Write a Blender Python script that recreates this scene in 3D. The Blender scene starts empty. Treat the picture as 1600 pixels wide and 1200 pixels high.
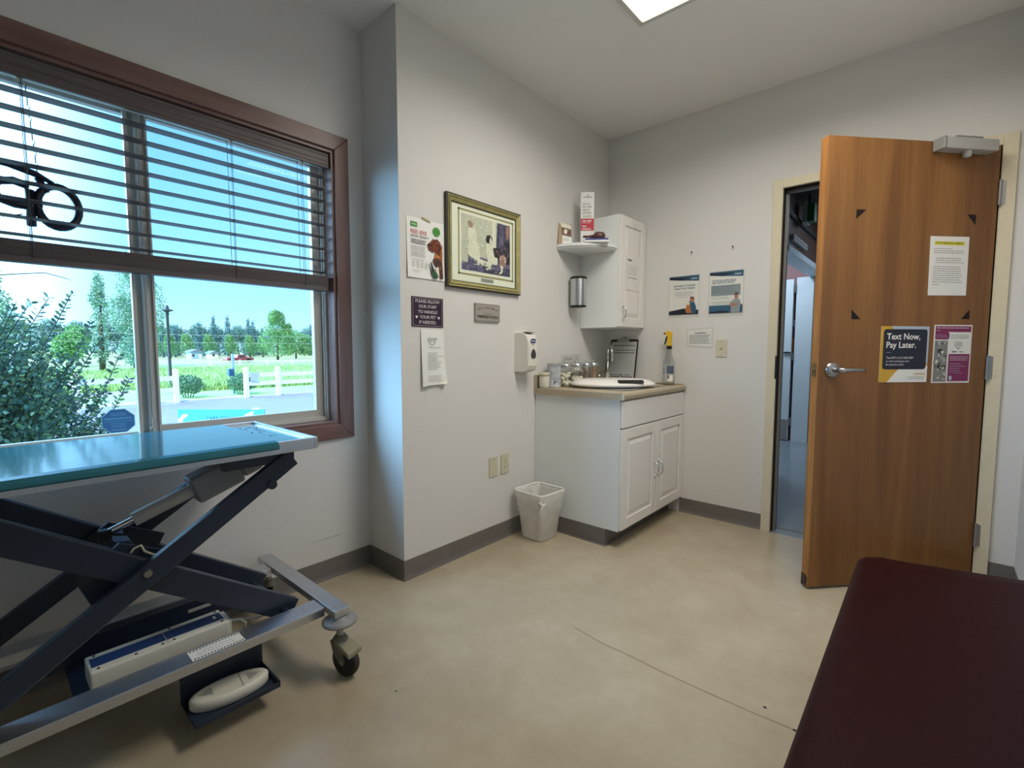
import bpy, bmesh, math, random
from mathutils import Matrix, Vector
random.seed(7)
S = bpy.context.scene
COL = S.collection
PI = math.pi

# ------------------------------------------------------------------ colour helpers
def hexc(h, a=1.0):
    h = h.lstrip('#')
    out = []
    for i in (0, 2, 4):
        c = int(h[i:i+2], 16) / 255.0
        out.append(c / 12.92 if c <= 0.04045 else ((c + 0.055) / 1.055) ** 2.4)
    return (out[0], out[1], out[2], a)

# ------------------------------------------------------------------ camera
YAW, PIT, ROL = 0.7213, -0.073, 0.0008
cam = bpy.data.cameras.new('camera')
cam.sensor_width = 36.0
cam.lens = 746.35 / 1600.0 * 36.0
cam.clip_start = 0.02
cam.clip_end = 1000
camo = bpy.data.objects.new('camera', cam)
COL.objects.link(camo)
f = Vector((-math.sin(YAW) * math.cos(PIT), math.cos(YAW) * math.cos(PIT), math.sin(PIT)))
r = Vector((math.cos(YAW), math.sin(YAW), 0))
u = r.cross(f)
r2 = math.cos(ROL) * r + math.sin(ROL) * u
u2 = -math.sin(ROL) * r + math.cos(ROL) * u
camo.matrix_world = Matrix(((r2.x, u2.x, -f.x, 1.9363), (r2.y, u2.y, -f.y, -3.3204), (r2.z, u2.z, -f.z, 1.1612), (0, 0, 0, 1)))
S.camera = camo

# ------------------------------------------------------------------ view
S.view_settings.view_transform = 'Standard'
S.view_settings.look = 'None'
S.view_settings.gamma = 1.0
S.view_settings.use_curve_mapping = False
S.view_settings.exposure = 0.0
S.cycles.transparent_max_bounces = 32

# ------------------------------------------------------------------ sky: blue above, pale at the horizon, plus an added hot south-west lobe to light the return wall blue
W = bpy.data.worlds.new('sky')
S.world = W
W.use_nodes = True
nt = W.node_tree
nt.nodes.clear()
wo = nt.nodes.new('ShaderNodeOutputWorld')
bg = nt.nodes.new('ShaderNodeBackground')
tc = nt.nodes.new('ShaderNodeTexCoord')
sep = nt.nodes.new('ShaderNodeSeparateXYZ')
nt.links.new(tc.outputs['Generated'], sep.inputs[0])
ramp = nt.nodes.new('ShaderNodeValToRGB')
cr = ramp.color_ramp
cr.elements[0].position = 0.0
cr.elements[0].color = (0.72, 1.35, 1.75, 1)
cr.elements[1].position = 1.0
cr.elements[1].color = (0.06, 0.25, 0.95, 1)
for p, c in ((0.10, (0.50, 1.1, 1.6)), (0.22, (0.36, 0.95, 1.6)), (0.38, (0.24, 0.72, 1.5))):
    e = cr.elements.new(p)
    e.color = c + (1,)
nt.links.new(sep.outputs['Z'], ramp.inputs[0])
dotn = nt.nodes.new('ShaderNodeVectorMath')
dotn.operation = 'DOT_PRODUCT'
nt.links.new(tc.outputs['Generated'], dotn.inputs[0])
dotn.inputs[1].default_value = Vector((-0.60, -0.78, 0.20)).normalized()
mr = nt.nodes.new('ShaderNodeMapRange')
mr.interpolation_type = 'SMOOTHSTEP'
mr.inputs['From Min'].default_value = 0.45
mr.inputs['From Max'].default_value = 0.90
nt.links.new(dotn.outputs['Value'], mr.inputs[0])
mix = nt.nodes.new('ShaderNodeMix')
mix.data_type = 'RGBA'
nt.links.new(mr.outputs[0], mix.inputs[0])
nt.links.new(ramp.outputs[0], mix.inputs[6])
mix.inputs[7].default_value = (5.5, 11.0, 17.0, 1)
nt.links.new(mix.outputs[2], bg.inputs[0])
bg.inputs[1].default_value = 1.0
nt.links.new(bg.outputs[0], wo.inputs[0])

LAMP_W = 29.5        # output of the ceiling fixture, built further down

# ------------------------------------------------------------------ sun (high, from behind the building)
sun = bpy.data.lights.new('sun', 'SUN')
sun.energy = 3.6
sun.color = (1.0, 0.95, 0.86)
sun.angle = 0.01
suno = bpy.data.objects.new('sun', sun)
COL.objects.link(suno)
suno.rotation_euler = Vector((0.52, -0.42, 0.74)).to_track_quat('Z', 'Y').to_euler()

# ------------------------------------------------------------------ materials
MATS = {}
def mat(name, col, rough=0.5, metal=0.0, var=0.0, scale=20.0, bump=0.0, bscale=None, stretch=(1, 1, 1), col2=None,
        emit=None, estr=0.0, coat=0.0, alpha=None, spec=0.5, detail=4.0, sheen=0.0, trans=0.0):
    if name in MATS:
        return MATS[name]
    m = bpy.data.materials.new(name)
    m.use_nodes = True
    t = m.node_tree
    b = t.nodes['Principled BSDF']
    c = hexc(col) if isinstance(col, str) else tuple(col) + (1,)
    b.inputs['Base Color'].default_value = c
    b.inputs['Roughness'].default_value = rough
    b.inputs['Metallic'].default_value = metal
    b.inputs['Specular IOR Level'].default_value = spec
    if coat:
        b.inputs['Coat Weight'].default_value = coat
        b.inputs['Coat Roughness'].default_value = 0.1
    if trans:
        b.inputs['Transmission Weight'].default_value = trans
    if sheen:
        b.inputs['Sheen Weight'].default_value = sheen
    tcn = t.nodes.new('ShaderNodeTexCoord')
    mp = t.nodes.new('ShaderNodeMapping')
    mp.inputs['Scale'].default_value = stretch
    t.links.new(tcn.outputs['Object'], mp.inputs[0])
    nz = t.nodes.new('ShaderNodeTexNoise')
    nz.inputs['Scale'].default_value = scale
    nz.inputs['Detail'].default_value = detail
    t.links.new(mp.outputs[0], nz.inputs[0])
    if var or col2:
        rp = t.nodes.new('ShaderNodeValToRGB')
        c2 = hexc(col2) if col2 else tuple(min(1, x * (1 - var)) for x in c[:3]) + (1,)
        c1 = c if col2 else tuple(min(1, x * (1 + var)) for x in c[:3]) + (1,)
        rp.color_ramp.elements[0].color = c2
        rp.color_ramp.elements[1].color = c1
        rp.color_ramp.elements[0].position = 0.3
        rp.color_ramp.elements[1].position = 0.7
        t.links.new(nz.outputs[0], rp.inputs[0])
        t.links.new(rp.outputs[0], b.inputs['Base Color'])
    if bump:
        n2 = t.nodes.new('ShaderNodeTexNoise')
        n2.inputs['Scale'].default_value = bscale or scale
        n2.inputs['Detail'].default_value = 3
        t.links.new(mp.outputs[0], n2.inputs[0])
        bp = t.nodes.new('ShaderNodeBump')
        bp.inputs['Strength'].default_value = bump
        bp.inputs['Distance'].default_value = 0.01
        t.links.new(n2.outputs[0], bp.inputs['Height'])
        t.links.new(bp.outputs[0], b.inputs['Normal'])
    if emit:
        b.inputs['Emission Color'].default_value = hexc(emit) if isinstance(emit, str) else tuple(emit) + (1,)
        b.inputs['Emission Strength'].default_value = estr
    MATS[name] = m
    return m

def glassmat(name, tint=(1, 1, 1), refl=0.08, rough=0.0, gloss=(1, 1, 1), edge=0.7):
    """thin pane: clear with a fresnel reflection"""
    m = bpy.data.materials.new(name)
    m.use_nodes = True
    t = m.node_tree
    t.nodes.clear()
    o = t.nodes.new('ShaderNodeOutputMaterial')
    tr = t.nodes.new('ShaderNodeBsdfTransparent')
    tr.inputs[0].default_value = tuple(tint) + (1,)
    gl = t.nodes.new('ShaderNodeBsdfGlossy')
    gl.inputs['Roughness'].default_value = rough
    gl.inputs[0].default_value = tuple(gloss) + (1,)
    fr = t.nodes.new('ShaderNodeLayerWeight')
    fr.inputs['Blend'].default_value = 0.5
    pw = t.nodes.new('ShaderNodeMath')
    pw.operation = 'POWER'
    pw.inputs[1].default_value = 4.0
    mu = t.nodes.new('ShaderNodeMath')
    mu.operation = 'MULTIPLY_ADD'
    mu.inputs[1].default_value = edge
    mu.inputs[2].default_value = refl * 0.5
    mu.use_clamp = True
    mx = t.nodes.new('ShaderNodeMixShader')
    t.links.new(fr.outputs['Facing'], pw.inputs[0])
    t.links.new(pw.outputs[0], mu.inputs[0])
    t.links.new(mu.outputs[0], mx.inputs[0])
    t.links.new(tr.outputs[0], mx.inputs[1])
    t.links.new(gl.outputs[0], mx.inputs[2])
    t.links.new(mx.outputs[0], o.inputs[0])
    MATS[name] = m
    return m

def filmmat(name, col, op, rough=0.3):
    """thin translucent plastic film: part clear, part diffuse"""
    m = bpy.data.materials.new(name)
    m.use_nodes = True
    t = m.node_tree
    b = t.nodes['Principled BSDF']
    b.inputs['Base Color'].default_value = hexc(col)
    b.inputs['Roughness'].default_value = rough
    o = t.nodes['Material Output']
    tr = t.nodes.new('ShaderNodeBsdfTransparent')
    mx = t.nodes.new('ShaderNodeMixShader')
    nz = t.nodes.new('ShaderNodeTexNoise')
    nz.inputs['Scale'].default_value = 18
    tcn = t.nodes.new('ShaderNodeTexCoord')
    t.links.new(tcn.outputs['Object'], nz.inputs[0])
    mr_ = t.nodes.new('ShaderNodeMapRange')
    mr_.inputs['To Min'].default_value = op - 0.12
    mr_.inputs['To Max'].default_value = op + 0.12
    t.links.new(nz.outputs[0], mr_.inputs[0])
    t.links.new(mr_.outputs[0], mx.inputs[0])
    t.links.new(tr.outputs[0], mx.inputs[1])
    t.links.new(b.outputs[0], mx.inputs[2])
    t.links.new(mx.outputs[0], o.inputs[0])
    MATS[name] = m
    return m

mat('wall', '#dcdad7', 0.85, bump=0.12, bscale=130, spec=0.3)
mat('ceiling', '#f0eeea', 0.9, bump=0.08, bscale=110, spec=0.2)
mat('baseboard', '#726d6a', 0.4, var=0.05, scale=12)
mat('white_lam', '#eceeed', 0.35, spec=0.5)
mat('white_gloss', '#eeece8', 0.25)
mat('white_plastic', '#e6e3da', 0.35)
mat('ivory', '#cdc7ad', 0.4)
mat('door_frame', '#d9cfb4', 0.45, var=0.03, scale=30)
mat('dark_gasket', '#1d1712', 0.7)
mat('black', '#111113', 0.5)
mat('black_gloss', '#0c0d10', 0.15)
mat('dark_grey', '#3a3c40', 0.5)
mat('grey', '#8a8a88', 0.5)
mat('lgrey', '#b5b5b2', 0.45)
mat('chrome', '#d6d8da', 0.12, metal=1.0)
mat('steel', '#cfd2d6', 0.33, metal=1.0, var=0.08, scale=8, stretch=(1, 30, 30))
mat('brushed', '#a7a7a8', 0.3, metal=1.0)
mat('frame_navy', '#202c3e', 0.38, var=0.12, scale=10)
mat('motor_grey', '#8a8f98', 0.5)
mat('cream', '#d8d5c8', 0.45)
mat('blue_strip', '#1e3c74', 0.35)
mat('rubber', '#2b2a2a', 0.6)
mat('khaki', '#8b8671', 0.5)
mat('fork_grey', '#6f6e66', 0.5)
mat('disc_grey', '#87888b', 0.45)
mat('mat_teal', '#34707f', 0.1, spec=0.17, var=0.1, scale=5, stretch=(3, 1, 3), bump=0.015, bscale=14)
mat('burgundy', '#230306', 0.5, spec=0.1, bump=0.1, bscale=160, var=0.06, scale=4)
mat('counter', '#b5a78f', 0.35, var=0.14, scale=90, detail=6)
mat('paper', '#efefec', 0.7)
mat('paper_warm', '#e9e4d2', 0.75)
mat('ink', '#2a2a2c', 0.7)
mat('ink_soft', '#6e6e6e', 0.7)
mat('red', '#c2203a', 0.5)
mat('green', '#4c9a3c', 0.5)
mat('green_dark', '#25613f', 0.5)
mat('navy', '#1b2236', 0.45)
mat('mustard', '#d6a93a', 0.5)
mat('pale_blue', '#b7c6d6', 0.5)
mat('steel_blue', '#33607f', 0.45)
mat('poster_grey', '#9aa5a8', 0.5)
mat('magenta', '#85265f', 0.45)
mat('plum', '#33203a', 0.4)
mat('skin', '#b98268', 0.6)
mat('dog_brown', '#8b3e26', 0.6, col2='#55251a', scale=30)
mat('dog_tan', '#c27b45', 0.6)
mat('pic_green', '#c0c2a8', 0.6, var=0.1, scale=30)
mat('pic_wall', '#cfccb8', 0.6, var=0.08, scale=40)
mat('pic_dark', '#4a4762', 0.6, var=0.25, scale=40)
mat('pic_violet', '#6b6484', 0.6, var=0.3, scale=50)
mat('pic_cream', '#ece6cf', 0.6, var=0.05, scale=60)
mat('pic_rust', '#a98078', 0.6, var=0.1, scale=60)
mat('pic_black', '#2a2632', 0.6)
mat('gold_frame', '#a8a06a', 0.35, metal=0.25, var=0.15, scale=30)
mat('frame_black', '#3a3828', 0.4)
mat('mat_cream', '#f4f0dc', 0.8)
mat('mat_gold', '#a09667', 0.6)
mat('plaque', '#a29d95', 0.6, var=0.08, scale=60)
mat('yellow', '#e6b81d', 0.35)
mat('orange', '#e08a1e', 0.5)
mat('wood_stick', '#c7a487', 0.7, var=0.1, scale=30)
mat('cotton', '#efe9d6', 0.95, bump=0.4, bscale=60)
mat('kraft', '#b79c7c', 0.7)
mat('choc', '#5d4038', 0.4)
mat('book_blue', '#2d3c86', 0.4)
mat('casing_wood', '#80625c', 0.35, col2='#6a4c46', scale=3, stretch=(8, 1, 8), detail=6)
mat('casing_wood_v', '#80625c', 0.35, col2='#6b4a40', scale=3, stretch=(8, 8, 1), detail=6)
mat('blind_wood', '#675c5c', 0.45, col2='#544a4c', scale=4, stretch=(10, 1, 14), detail=5)
mat('blind_cord', '#5a5650', 0.8)
mat('vinyl', '#c6c2b9', 0.4)
mat('panel_lamp', '#fff4cf', 0.5, emit=(1.0, 0.94, 0.76), estr=1.15)
mat('lamp_rim', '#cfcdc8', 0.4, metal=0.2)
mat('hall_brown', '#4d3026', 0.6, var=0.15, scale=5)
mat('hall_dark', '#2c2a2c', 0.7)
mat('hall_white', '#c9d6de', 0.45)
mat('hall_floor', '#7d8791', 0.22, var=0.1, scale=4)
mat('exit_green', '#2f6a44', 0.5)
mat('brass_dull', '#7c6a48', 0.4, metal=0.7)
mat('led_tube', '#1d2236', 0.35)
mat('led_edge', '#8d97a8', 0.3)
mat('octa', '#2a5580', 0.4)
mat('octa_edge', '#8fb6c8', 0.4)
mat('octa_text', '#5d8fae', 0.5)
mat('leaf_dark', '#6c8f78', 0.45, col2='#4a6e60', scale=3)
mat('leaf_light', '#a3bd7c', 0.45, col2='#7a9c76', scale=3)
mat('twig', '#3c3a30', 0.8)
mat('asphalt', '#8e8c8c', 0.9, var=0.06, scale=3)
mat('grass', '#a9cb84', 0.95, col2='#93b871', scale=1.2)
mat('grass_blade', '#b5cf86', 0.9, col2='#86ab66', scale=2)
mat('hay', '#b5a676', 0.95, col2='#98a066', scale=0.12)
mat('curb', '#d8d3c8', 0.8)
mat('fence_white', '#f0efeb', 0.5)
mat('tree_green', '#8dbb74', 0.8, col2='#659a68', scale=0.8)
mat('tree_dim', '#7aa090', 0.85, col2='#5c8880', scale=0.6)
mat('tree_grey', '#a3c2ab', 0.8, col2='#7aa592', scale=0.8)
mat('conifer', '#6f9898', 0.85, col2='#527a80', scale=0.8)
mat('trunk', '#584c40', 0.9)
mat('shrub', '#74a07a', 0.7, col2='#4f7f62', scale=3)
mat('turquoise', '#2fb4d6', 0.4, col2='#49c6dd', scale=1.5)
mat('white_sign', '#e8f6f6', 0.5)
mat('truck_red', '#96444c', 0.4)
mat('roof_grey', '#7b8794', 0.7)
mat('house_blue', '#a8c4da', 0.7)
mat('ext_wall', '#b8b2a4', 0.8)
mat('label_blue', '#5a6478', 0.4)
glassmat('glass', (0.97, 0.99, 0.99), refl=0.012, edge=0.2)
glassmat('jar_glass', (0.93, 0.95, 0.94), refl=0.12, rough=0.03)
glassmat('acrylic', (0.97, 0.97, 0.96), refl=0.08)
glassmat('laminate', (0.96, 0.96, 0.95), refl=0.012, rough=0.3)
filmmat('bag_film', '#f4f3ee', 0.45, 0.25)
filmmat('bin_plastic', '#eeece6', 0.6, 0.4)
glassmat('bottle_clear', (0.86, 0.88, 0.88), refl=0.1, rough=0.05)

# floor: mottled sealed beige floor with soft sheen
def floor_mat():
    m = bpy.data.materials.new('floor_sealed')
    m.use_nodes = True
    t = m.node_tree
    b = t.nodes['Principled BSDF']
    tcn = t.nodes.new('ShaderNodeTexCoord')
    n1 = t.nodes.new('ShaderNodeTexNoise'); n1.inputs['Scale'].default_value = 2.3; n1.inputs['Detail'].default_value = 6; n1.inputs['Roughness'].default_value = 0.6; n1.inputs['Distortion'].default_value = 0.0
    n2 = t.nodes.new('ShaderNodeTexNoise'); n2.inputs['Scale'].default_value = 7; n2.inputs['Detail'].default_value = 9; n2.inputs['Roughness'].default_value = 0.7
    rp = t.nodes.new('ShaderNodeValToRGB')
    rp.color_ramp.elements[0].position = 0.12; rp.color_ramp.elements[0].color = hexc('#a5967f')
    rp.color_ramp.elements[1].position = 1.0; rp.color_ramp.elements[1].color = hexc('#c8beab')
    e = rp.color_ramp.elements.new(0.52); e.color = hexc('#b6a992')
    mx = t.nodes.new('ShaderNodeMix'); mx.data_type = 'RGBA'; mx.blend_type = 'MULTIPLY'; mx.inputs[0].default_value = 0.35
    rp2 = t.nodes.new('ShaderNodeValToRGB')
    rp2.color_ramp.elements[0].position = 0.3; rp2.color_ramp.elements[0].color = (0.72, 0.68, 0.62, 1)
    rp2.color_ramp.elements[1].position = 0.68; rp2.color_ramp.elements[1].color = (1, 1, 1, 1)
    for n in (n1, n2):
        t.links.new(tcn.outputs['Object'], n.inputs[0])
    t.links.new(n1.outputs[0], rp.inputs[0]); t.links.new(n2.outputs[0], rp2.inputs[0])
    t.links.new(rp.outputs[0], mx.inputs[6]); t.links.new(rp2.outputs[0], mx.inputs[7])
    t.links.new(mx.outputs[2], b.inputs['Base Color'])
    mr_ = t.nodes.new('ShaderNodeMapRange'); mr_.inputs['To Min'].default_value = 0.16; mr_.inputs['To Max'].default_value = 0.3
    t.links.new(n1.outputs[0], mr_.inputs[0]); t.links.new(mr_.outputs[0], b.inputs['Roughness'])
    bp = t.nodes.new('ShaderNodeBump'); bp.inputs['Strength'].default_value = 0.03; bp.inputs['Distance'].default_value = 0.01
    t.links.new(n2.outputs[0], bp.inputs['Height']); t.links.new(bp.outputs[0], b.inputs['Normal'])
    MATS['floor'] = m
floor_mat()

# oak veneer door: vertical grain
def oak_mat():
    m = bpy.data.materials.new('oak_veneer')
    m.use_nodes = True
    t = m.node_tree
    b = t.nodes['Principled BSDF']
    tcn = t.nodes.new('ShaderNodeTexCoord')
    mp = t.nodes.new('ShaderNodeMapping'); mp.inputs['Scale'].default_value = (9, 9, 0.55)
    t.links.new(tcn.outputs['Object'], mp.inputs[0])
    n1 = t.nodes.new('ShaderNodeTexNoise'); n1.inputs['Scale'].default_value = 1.0; n1.inputs['Detail'].default_value = 5; n1.inputs['Distortion'].default_value = 0.8
    mp2 = t.nodes.new('ShaderNodeMapping'); mp2.inputs['Scale'].default_value = (160, 160, 5)
    t.links.new(tcn.outputs['Object'], mp2.inputs[0])
    n2 = t.nodes.new('ShaderNodeTexNoise'); n2.inputs['Scale'].default_value = 1.0; n2.inputs['Detail'].default_value = 2
    t.links.new(mp.outputs[0], n1.inputs[0]); t.links.new(mp2.outputs[0], n2.inputs[0])
    rp = t.nodes.new('ShaderNodeValToRGB')
    rp.color_ramp.elements[0].position = 0.32; rp.color_ramp.elements[0].color = hexc('#7a5029')
    rp.color_ramp.elements[1].position = 0.7; rp.color_ramp.elements[1].color = hexc('#996a39')
    rp2 = t.nodes.new('ShaderNodeValToRGB')
    rp2.color_ramp.elements[0].position = 0.35; rp2.color_ramp.elements[0].color = (0.72, 0.68, 0.62, 1)
    rp2.color_ramp.elements[1].position = 0.6; rp2.color_ramp.elements[1].color = (1, 1, 1, 1)
    mx = t.nodes.new('ShaderNodeMix'); mx.data_type = 'RGBA'; mx.blend_type = 'MULTIPLY'; mx.inputs[0].default_value = 0.5
    t.links.new(n1.outputs[0], rp.inputs[0]); t.links.new(n2.outputs[0], rp2.inputs[0])
    t.links.new(rp.outputs[0], mx.inputs[6]); t.links.new(rp2.outputs[0], mx.inputs[7])
    t.links.new(mx.outputs[2], b.inputs['Base Color'])
    b.inputs['Roughness'].default_value = 0.38
    MATS['oak'] = m
oak_mat()
mat('oak_edge', '#b07a40', 0.5, col2='#8d5a2c', scale=3, stretch=(20, 20, 1))

# ------------------------------------------------------------------ mesh builder
ORG = {}
_fontcache = {}
def text_data(s, bold=0.0):
    k = (s, bold)
    if k in _fontcache:
        return _fontcache[k]
    cu = bpy.data.curves.new('lettering', 'FONT')
    cu.body = s
    cu.size = 1.0
    cu.offset = bold
    cu.resolution_u = 2
    cu.align_x = 'LEFT'
    ob = bpy.data.objects.new('lettering', cu)
    COL.objects.link(ob)
    bpy.context.view_layer.update()
    dg = bpy.context.evaluated_depsgraph_get()
    me = bpy.data.meshes.new_from_object(ob.evaluated_get(dg))
    vs = [tuple(v.co) for v in me.vertices]
    fs = [tuple(p.vertices) for p in me.polygons]
    bpy.data.objects.remove(ob)
    bpy.data.curves.remove(cu)
    bpy.data.meshes.remove(me)
    if vs:
        x0 = min(v[0] for v in vs); x1 = max(v[0] for v in vs)
        y0 = min(v[1] for v in vs); y1 = max(v[1] for v in vs)
    else:
        x0 = x1 = y0 = y1 = 0
    _fontcache[k] = (vs, fs, x0, x1, y0, y1)
    return _fontcache[k]

def frame(origin, right, up=(0, 0, 1)):
    R_ = Vector(right).normalized(); U_ = Vector(up).normalized(); N_ = R_.cross(U_).normalized()
    o = Vector(origin)
    return Matrix(((R_.x, U_.x, N_.x, o.x), (R_.y, U_.y, N_.y, o.y), (R_.z, U_.z, N_.z, o.z), (0, 0, 0, 1)))

class MB:
    def __init__(self, M=None):
        self.v = []; self.f = []; self.mi = []; self.sm = []; self.mats = []
        self.M = M or Matrix.Identity(4)
        self.flip = self.M.to_3x3().determinant() < 0
    def _m(self, m):
        if m not in self.mats:
            self.mats.append(m)
        return self.mats.index(m)
    def raw(self, vs, fs, m, smooth=False):
        n = len(self.v)
        M = self.M
        self.v += [tuple(M @ Vector(p)) for p in vs]
        k = self._m(m)
        for q in fs:
            q = tuple(n + i for i in q)
            self.f.append(q[::-1] if self.flip else q); self.mi.append(k); self.sm.append(smooth)
        return self
    def box(self, x0, x1, y0, y1, z0, z1, m):
        vs = [(x, y, z) for z in (z0, z1) for y in (y0, y1) for x in (x0, x1)]
        fs = [(0, 2, 3, 1), (4, 5, 7, 6), (0, 1, 5, 4), (2, 6, 7, 3), (0, 4, 6, 2), (1, 3, 7, 5)]
        return self.raw(vs, fs, m)
    def hexa(self, bot, top, m):
        """8-point block: four bottom points and four top points, counter-clockwise from above"""
        return self.raw(list(bot) + list(top), [(3, 2, 1, 0), (4, 5, 6, 7)] + [(i, (i + 1) % 4, (i + 1) % 4 + 4, i + 4) for i in range(4)], m)
    def prism(self, pts, a, b, m, axis='z'):
        n = len(pts)
        area = sum(pts[i][0] * pts[(i + 1) % n][1] - pts[(i + 1) % n][0] * pts[i][1] for i in range(n))
        if area < 0:
            pts = pts[::-1]
        def P(p, h):
            return {'z': (p[0], p[1], h), 'x': (h, p[0], p[1]), 'y': (p[1], h, p[0])}[axis]
        vs = [P(p, a) for p in pts] + [P(p, b) for p in pts]
        fs = [tuple(range(n - 1, -1, -1)), tuple(range(n, 2 * n))] + [(i, (i + 1) % n, n + (i + 1) % n, n + i) for i in range(n)]
        return self.raw(vs, fs, m)
    def rbox2(self, x0, x1, y0, y1, rad, z0, z1, m, seg=5):
        return self.prism(rrect(x0, x1, y0, y1, rad, seg), z0, z1, m)
    def cyl(self, p0, p1, r0, r1=None, m='grey', seg=20, cap=True, smooth=True):
        r1 = r0 if r1 is None else r1
        a = Vector(p0); b = Vector(p1); d = (b - a)
        q = d.to_track_quat('Z', 'Y')
        vs = []
        for (c, rr) in ((a, r0), (b, r1)):
            for i in range(seg):
                t = 2 * PI * i / seg
                vs.append(tuple(c + q @ Vector((rr * math.cos(t), rr * math.sin(t), 0))))
        fs = [(i, (i + 1) % seg, seg + (i + 1) % seg, seg + i) for i in range(seg)]
        self.raw(vs, fs, m, smooth)
        if cap:
            self.raw(vs, [tuple(range(seg - 1, -1, -1)), tuple(range(seg, 2 * seg))], m)
        return self
    def lathe(self, prof, m, c=(0, 0, 0), seg=28, smooth=True, axis=None, sx=1.0, sy=1.0, ms=None):
        q = Vector(axis).to_track_quat('Z', 'Y') if axis else None
        vs = []
        for (rr, z) in prof:
            for i in range(seg):
                t = 2 * PI * i / seg
                p = Vector((rr * math.cos(t) * sx, rr * math.sin(t) * sy, z))
                if q: p = q @ p
                vs.append(tuple(Vector(c) + p))
        for j in range(len(prof) - 1):
            fs = [(j * seg + i, j * seg + (i + 1) % seg, (j + 1) * seg + (i + 1) % seg, (j + 1) * seg + i) for i in range(seg)]
            self.rawkeep(vs if j == 0 else None, fs, ms[j] if ms else m, smooth)
        return self
    def rawkeep(self, vs, fs, m, smooth):
        if vs is not None:
            self._base = len(self.v)
            self.v += [tuple(self.M @ Vector(p)) for p in vs]
        k = self._m(m)
        for q in fs:
            q = tuple(self._base + i for i in q)
            self.f.append(q[::-1] if self.flip else q); self.mi.append(k); self.sm.append(smooth)
    def tube(self, pts, rad, m, seg=8, closed=False, smooth=True):
        P_ = [Vector(p) for p in pts]; n = len(P_)
        vs = []; prev = None
        for i in range(n):
            a = P_[i - 1] if (i > 0 or closed) else P_[i]
            b = P_[(i + 1) % n] if (i < n - 1 or closed) else P_[i]
            d = (b - a).normalized()
            if prev is None:
                up = Vector((0, 0, 1)) if abs(d.z) < 0.9 else Vector((1, 0, 0))
                sx = d.cross(up).normalized()
            else:
                sx = (prev - d * prev.dot(d)).normalized()
            prev = sx
            sy = d.cross(sx)
            rr = rad[i] if isinstance(rad, (list, tuple)) else rad
            for k in range(seg):
                t = 2 * PI * k / seg
                vs.append(tuple(P_[i] + sx * rr * math.cos(t) + sy * rr * math.sin(t)))
        fs = []
        for i in range(n if closed else n - 1):
            j = (i + 1) % n
            fs += [(i * seg + k, i * seg + (k + 1) % seg, j * seg + (k + 1) % seg, j * seg + k) for k in range(seg)]
        if not closed:
            fs += [tuple(range(seg - 1, -1, -1)), tuple(range((n - 1) * seg, n * seg))]
        return self.raw(vs, fs, m, smooth)
    def bar(self, p0, p1, w, h, m, up=(0, 0, 1)):
        """rectangular bar from p0 to p1; w across, h along up"""
        a = Vector(p0); b = Vector(p1); d = (b - a).normalized()
        s = d.cross(Vector(up)).normalized(); t = s.cross(d).normalized()
        vs = []
        for c in (a, b):
            for (i, j) in ((-1, -1), (1, -1), (1, 1), (-1, 1)):
                vs.append(tuple(c + s * w / 2 * i + t * h / 2 * j))
        return self.raw(vs, [(0, 1, 2, 3)[::-1], (4, 5, 6, 7), (0, 1, 5, 4), (1, 2, 6, 5), (2, 3, 7, 6), (3, 0, 4, 7)], m)
    # flat printing in the local u,v plane at height n
    def poly(self, pts, n, m):
        k = len(pts)
        area = sum(pts[i][0] * pts[(i + 1) % k][1] - pts[(i + 1) % k][0] * pts[i][1] for i in range(k))
        if area < 0: pts = pts[::-1]
        return self.raw([(p[0], p[1], n) for p in pts], [tuple(range(k))], m)
    def rect(self, a, b, c, d, n, m):
        return self.poly([(a, c), (b, c), (b, d), (a, d)], n, m)
    def disc(self, cx, cy, rx, ry, n, m, seg=24):
        return self.poly([(cx + rx * math.cos(2 * PI * i / seg), cy + ry * math.sin(2 * PI * i / seg)) for i in range(seg)], n, m)
    def text(self, s, x, y, h, n, m, align='l', bold=0.0, maxw=None, mirror=False):
        """lettering with cap height about h; x,y is the baseline start (or centre / right end)"""
        vs, fs, x0, x1, y0, y1 = text_data(s, bold)
        if not vs: return self
        k = h / 0.72
        kx = k
        wd = (x1 - x0) * k
        if maxw and wd > maxw:
            kx = k * maxw / wd; wd = maxw
        ox = x - x0 * kx if align == 'l' else (x - wd / 2 - x0 * kx if align == 'c' else x - wd - x0 * kx)
        if mirror:
            self.raw([(2 * x - (ox + v[0] * kx), y + v[1] * k, n) for v in vs], [q[::-1] for q in fs], m)
        else:
            self.raw([(ox + v[0] * kx, y + v[1] * k, n) for v in vs], fs, m)
        return self
    def lines(self, x0, x1, y, n, m, rows=1, dy=0.006, th=0.0018, rag=0.12, seed=1):
        """small print too fine to read: rows of word-long strokes"""
        rd = random.Random(seed)
        for i in range(rows):
            x = x0; end = x1 - rd.random() * rag * (x1 - x0)
            yy = y - i * dy
            while x < end:
                w = (0.5 + rd.random()) * (x1 - x0) * 0.11
                self.rect(x, min(end, x + w), yy, yy + th, n, m)
                x += w + (x1 - x0) * 0.022
        return self
    def build(self, name, parent=None, label=None, cat=None, group=None, kind=None, bevel=0, bseg=2, origin=None, auto=True):
        me = bpy.data.meshes.new(name)
        if parent is not None:
            o = Vector(ORG[parent.name])
        elif origin is not None:
            o = Vector(origin)
        else:
            xs = [p[0] for p in self.v]; ys = [p[1] for p in self.v]; zs = [p[2] for p in self.v]
            o = Vector(((min(xs) + max(xs)) / 2, (min(ys) + max(ys)) / 2, min(zs)))
        me.from_pydata([(p[0] - o.x, p[1] - o.y, p[2] - o.z) for p in self.v], [], self.f)
        for m in self.mats:
            me.materials.append(MATS[m])
        me.polygons.foreach_set('material_index', self.mi)
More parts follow.
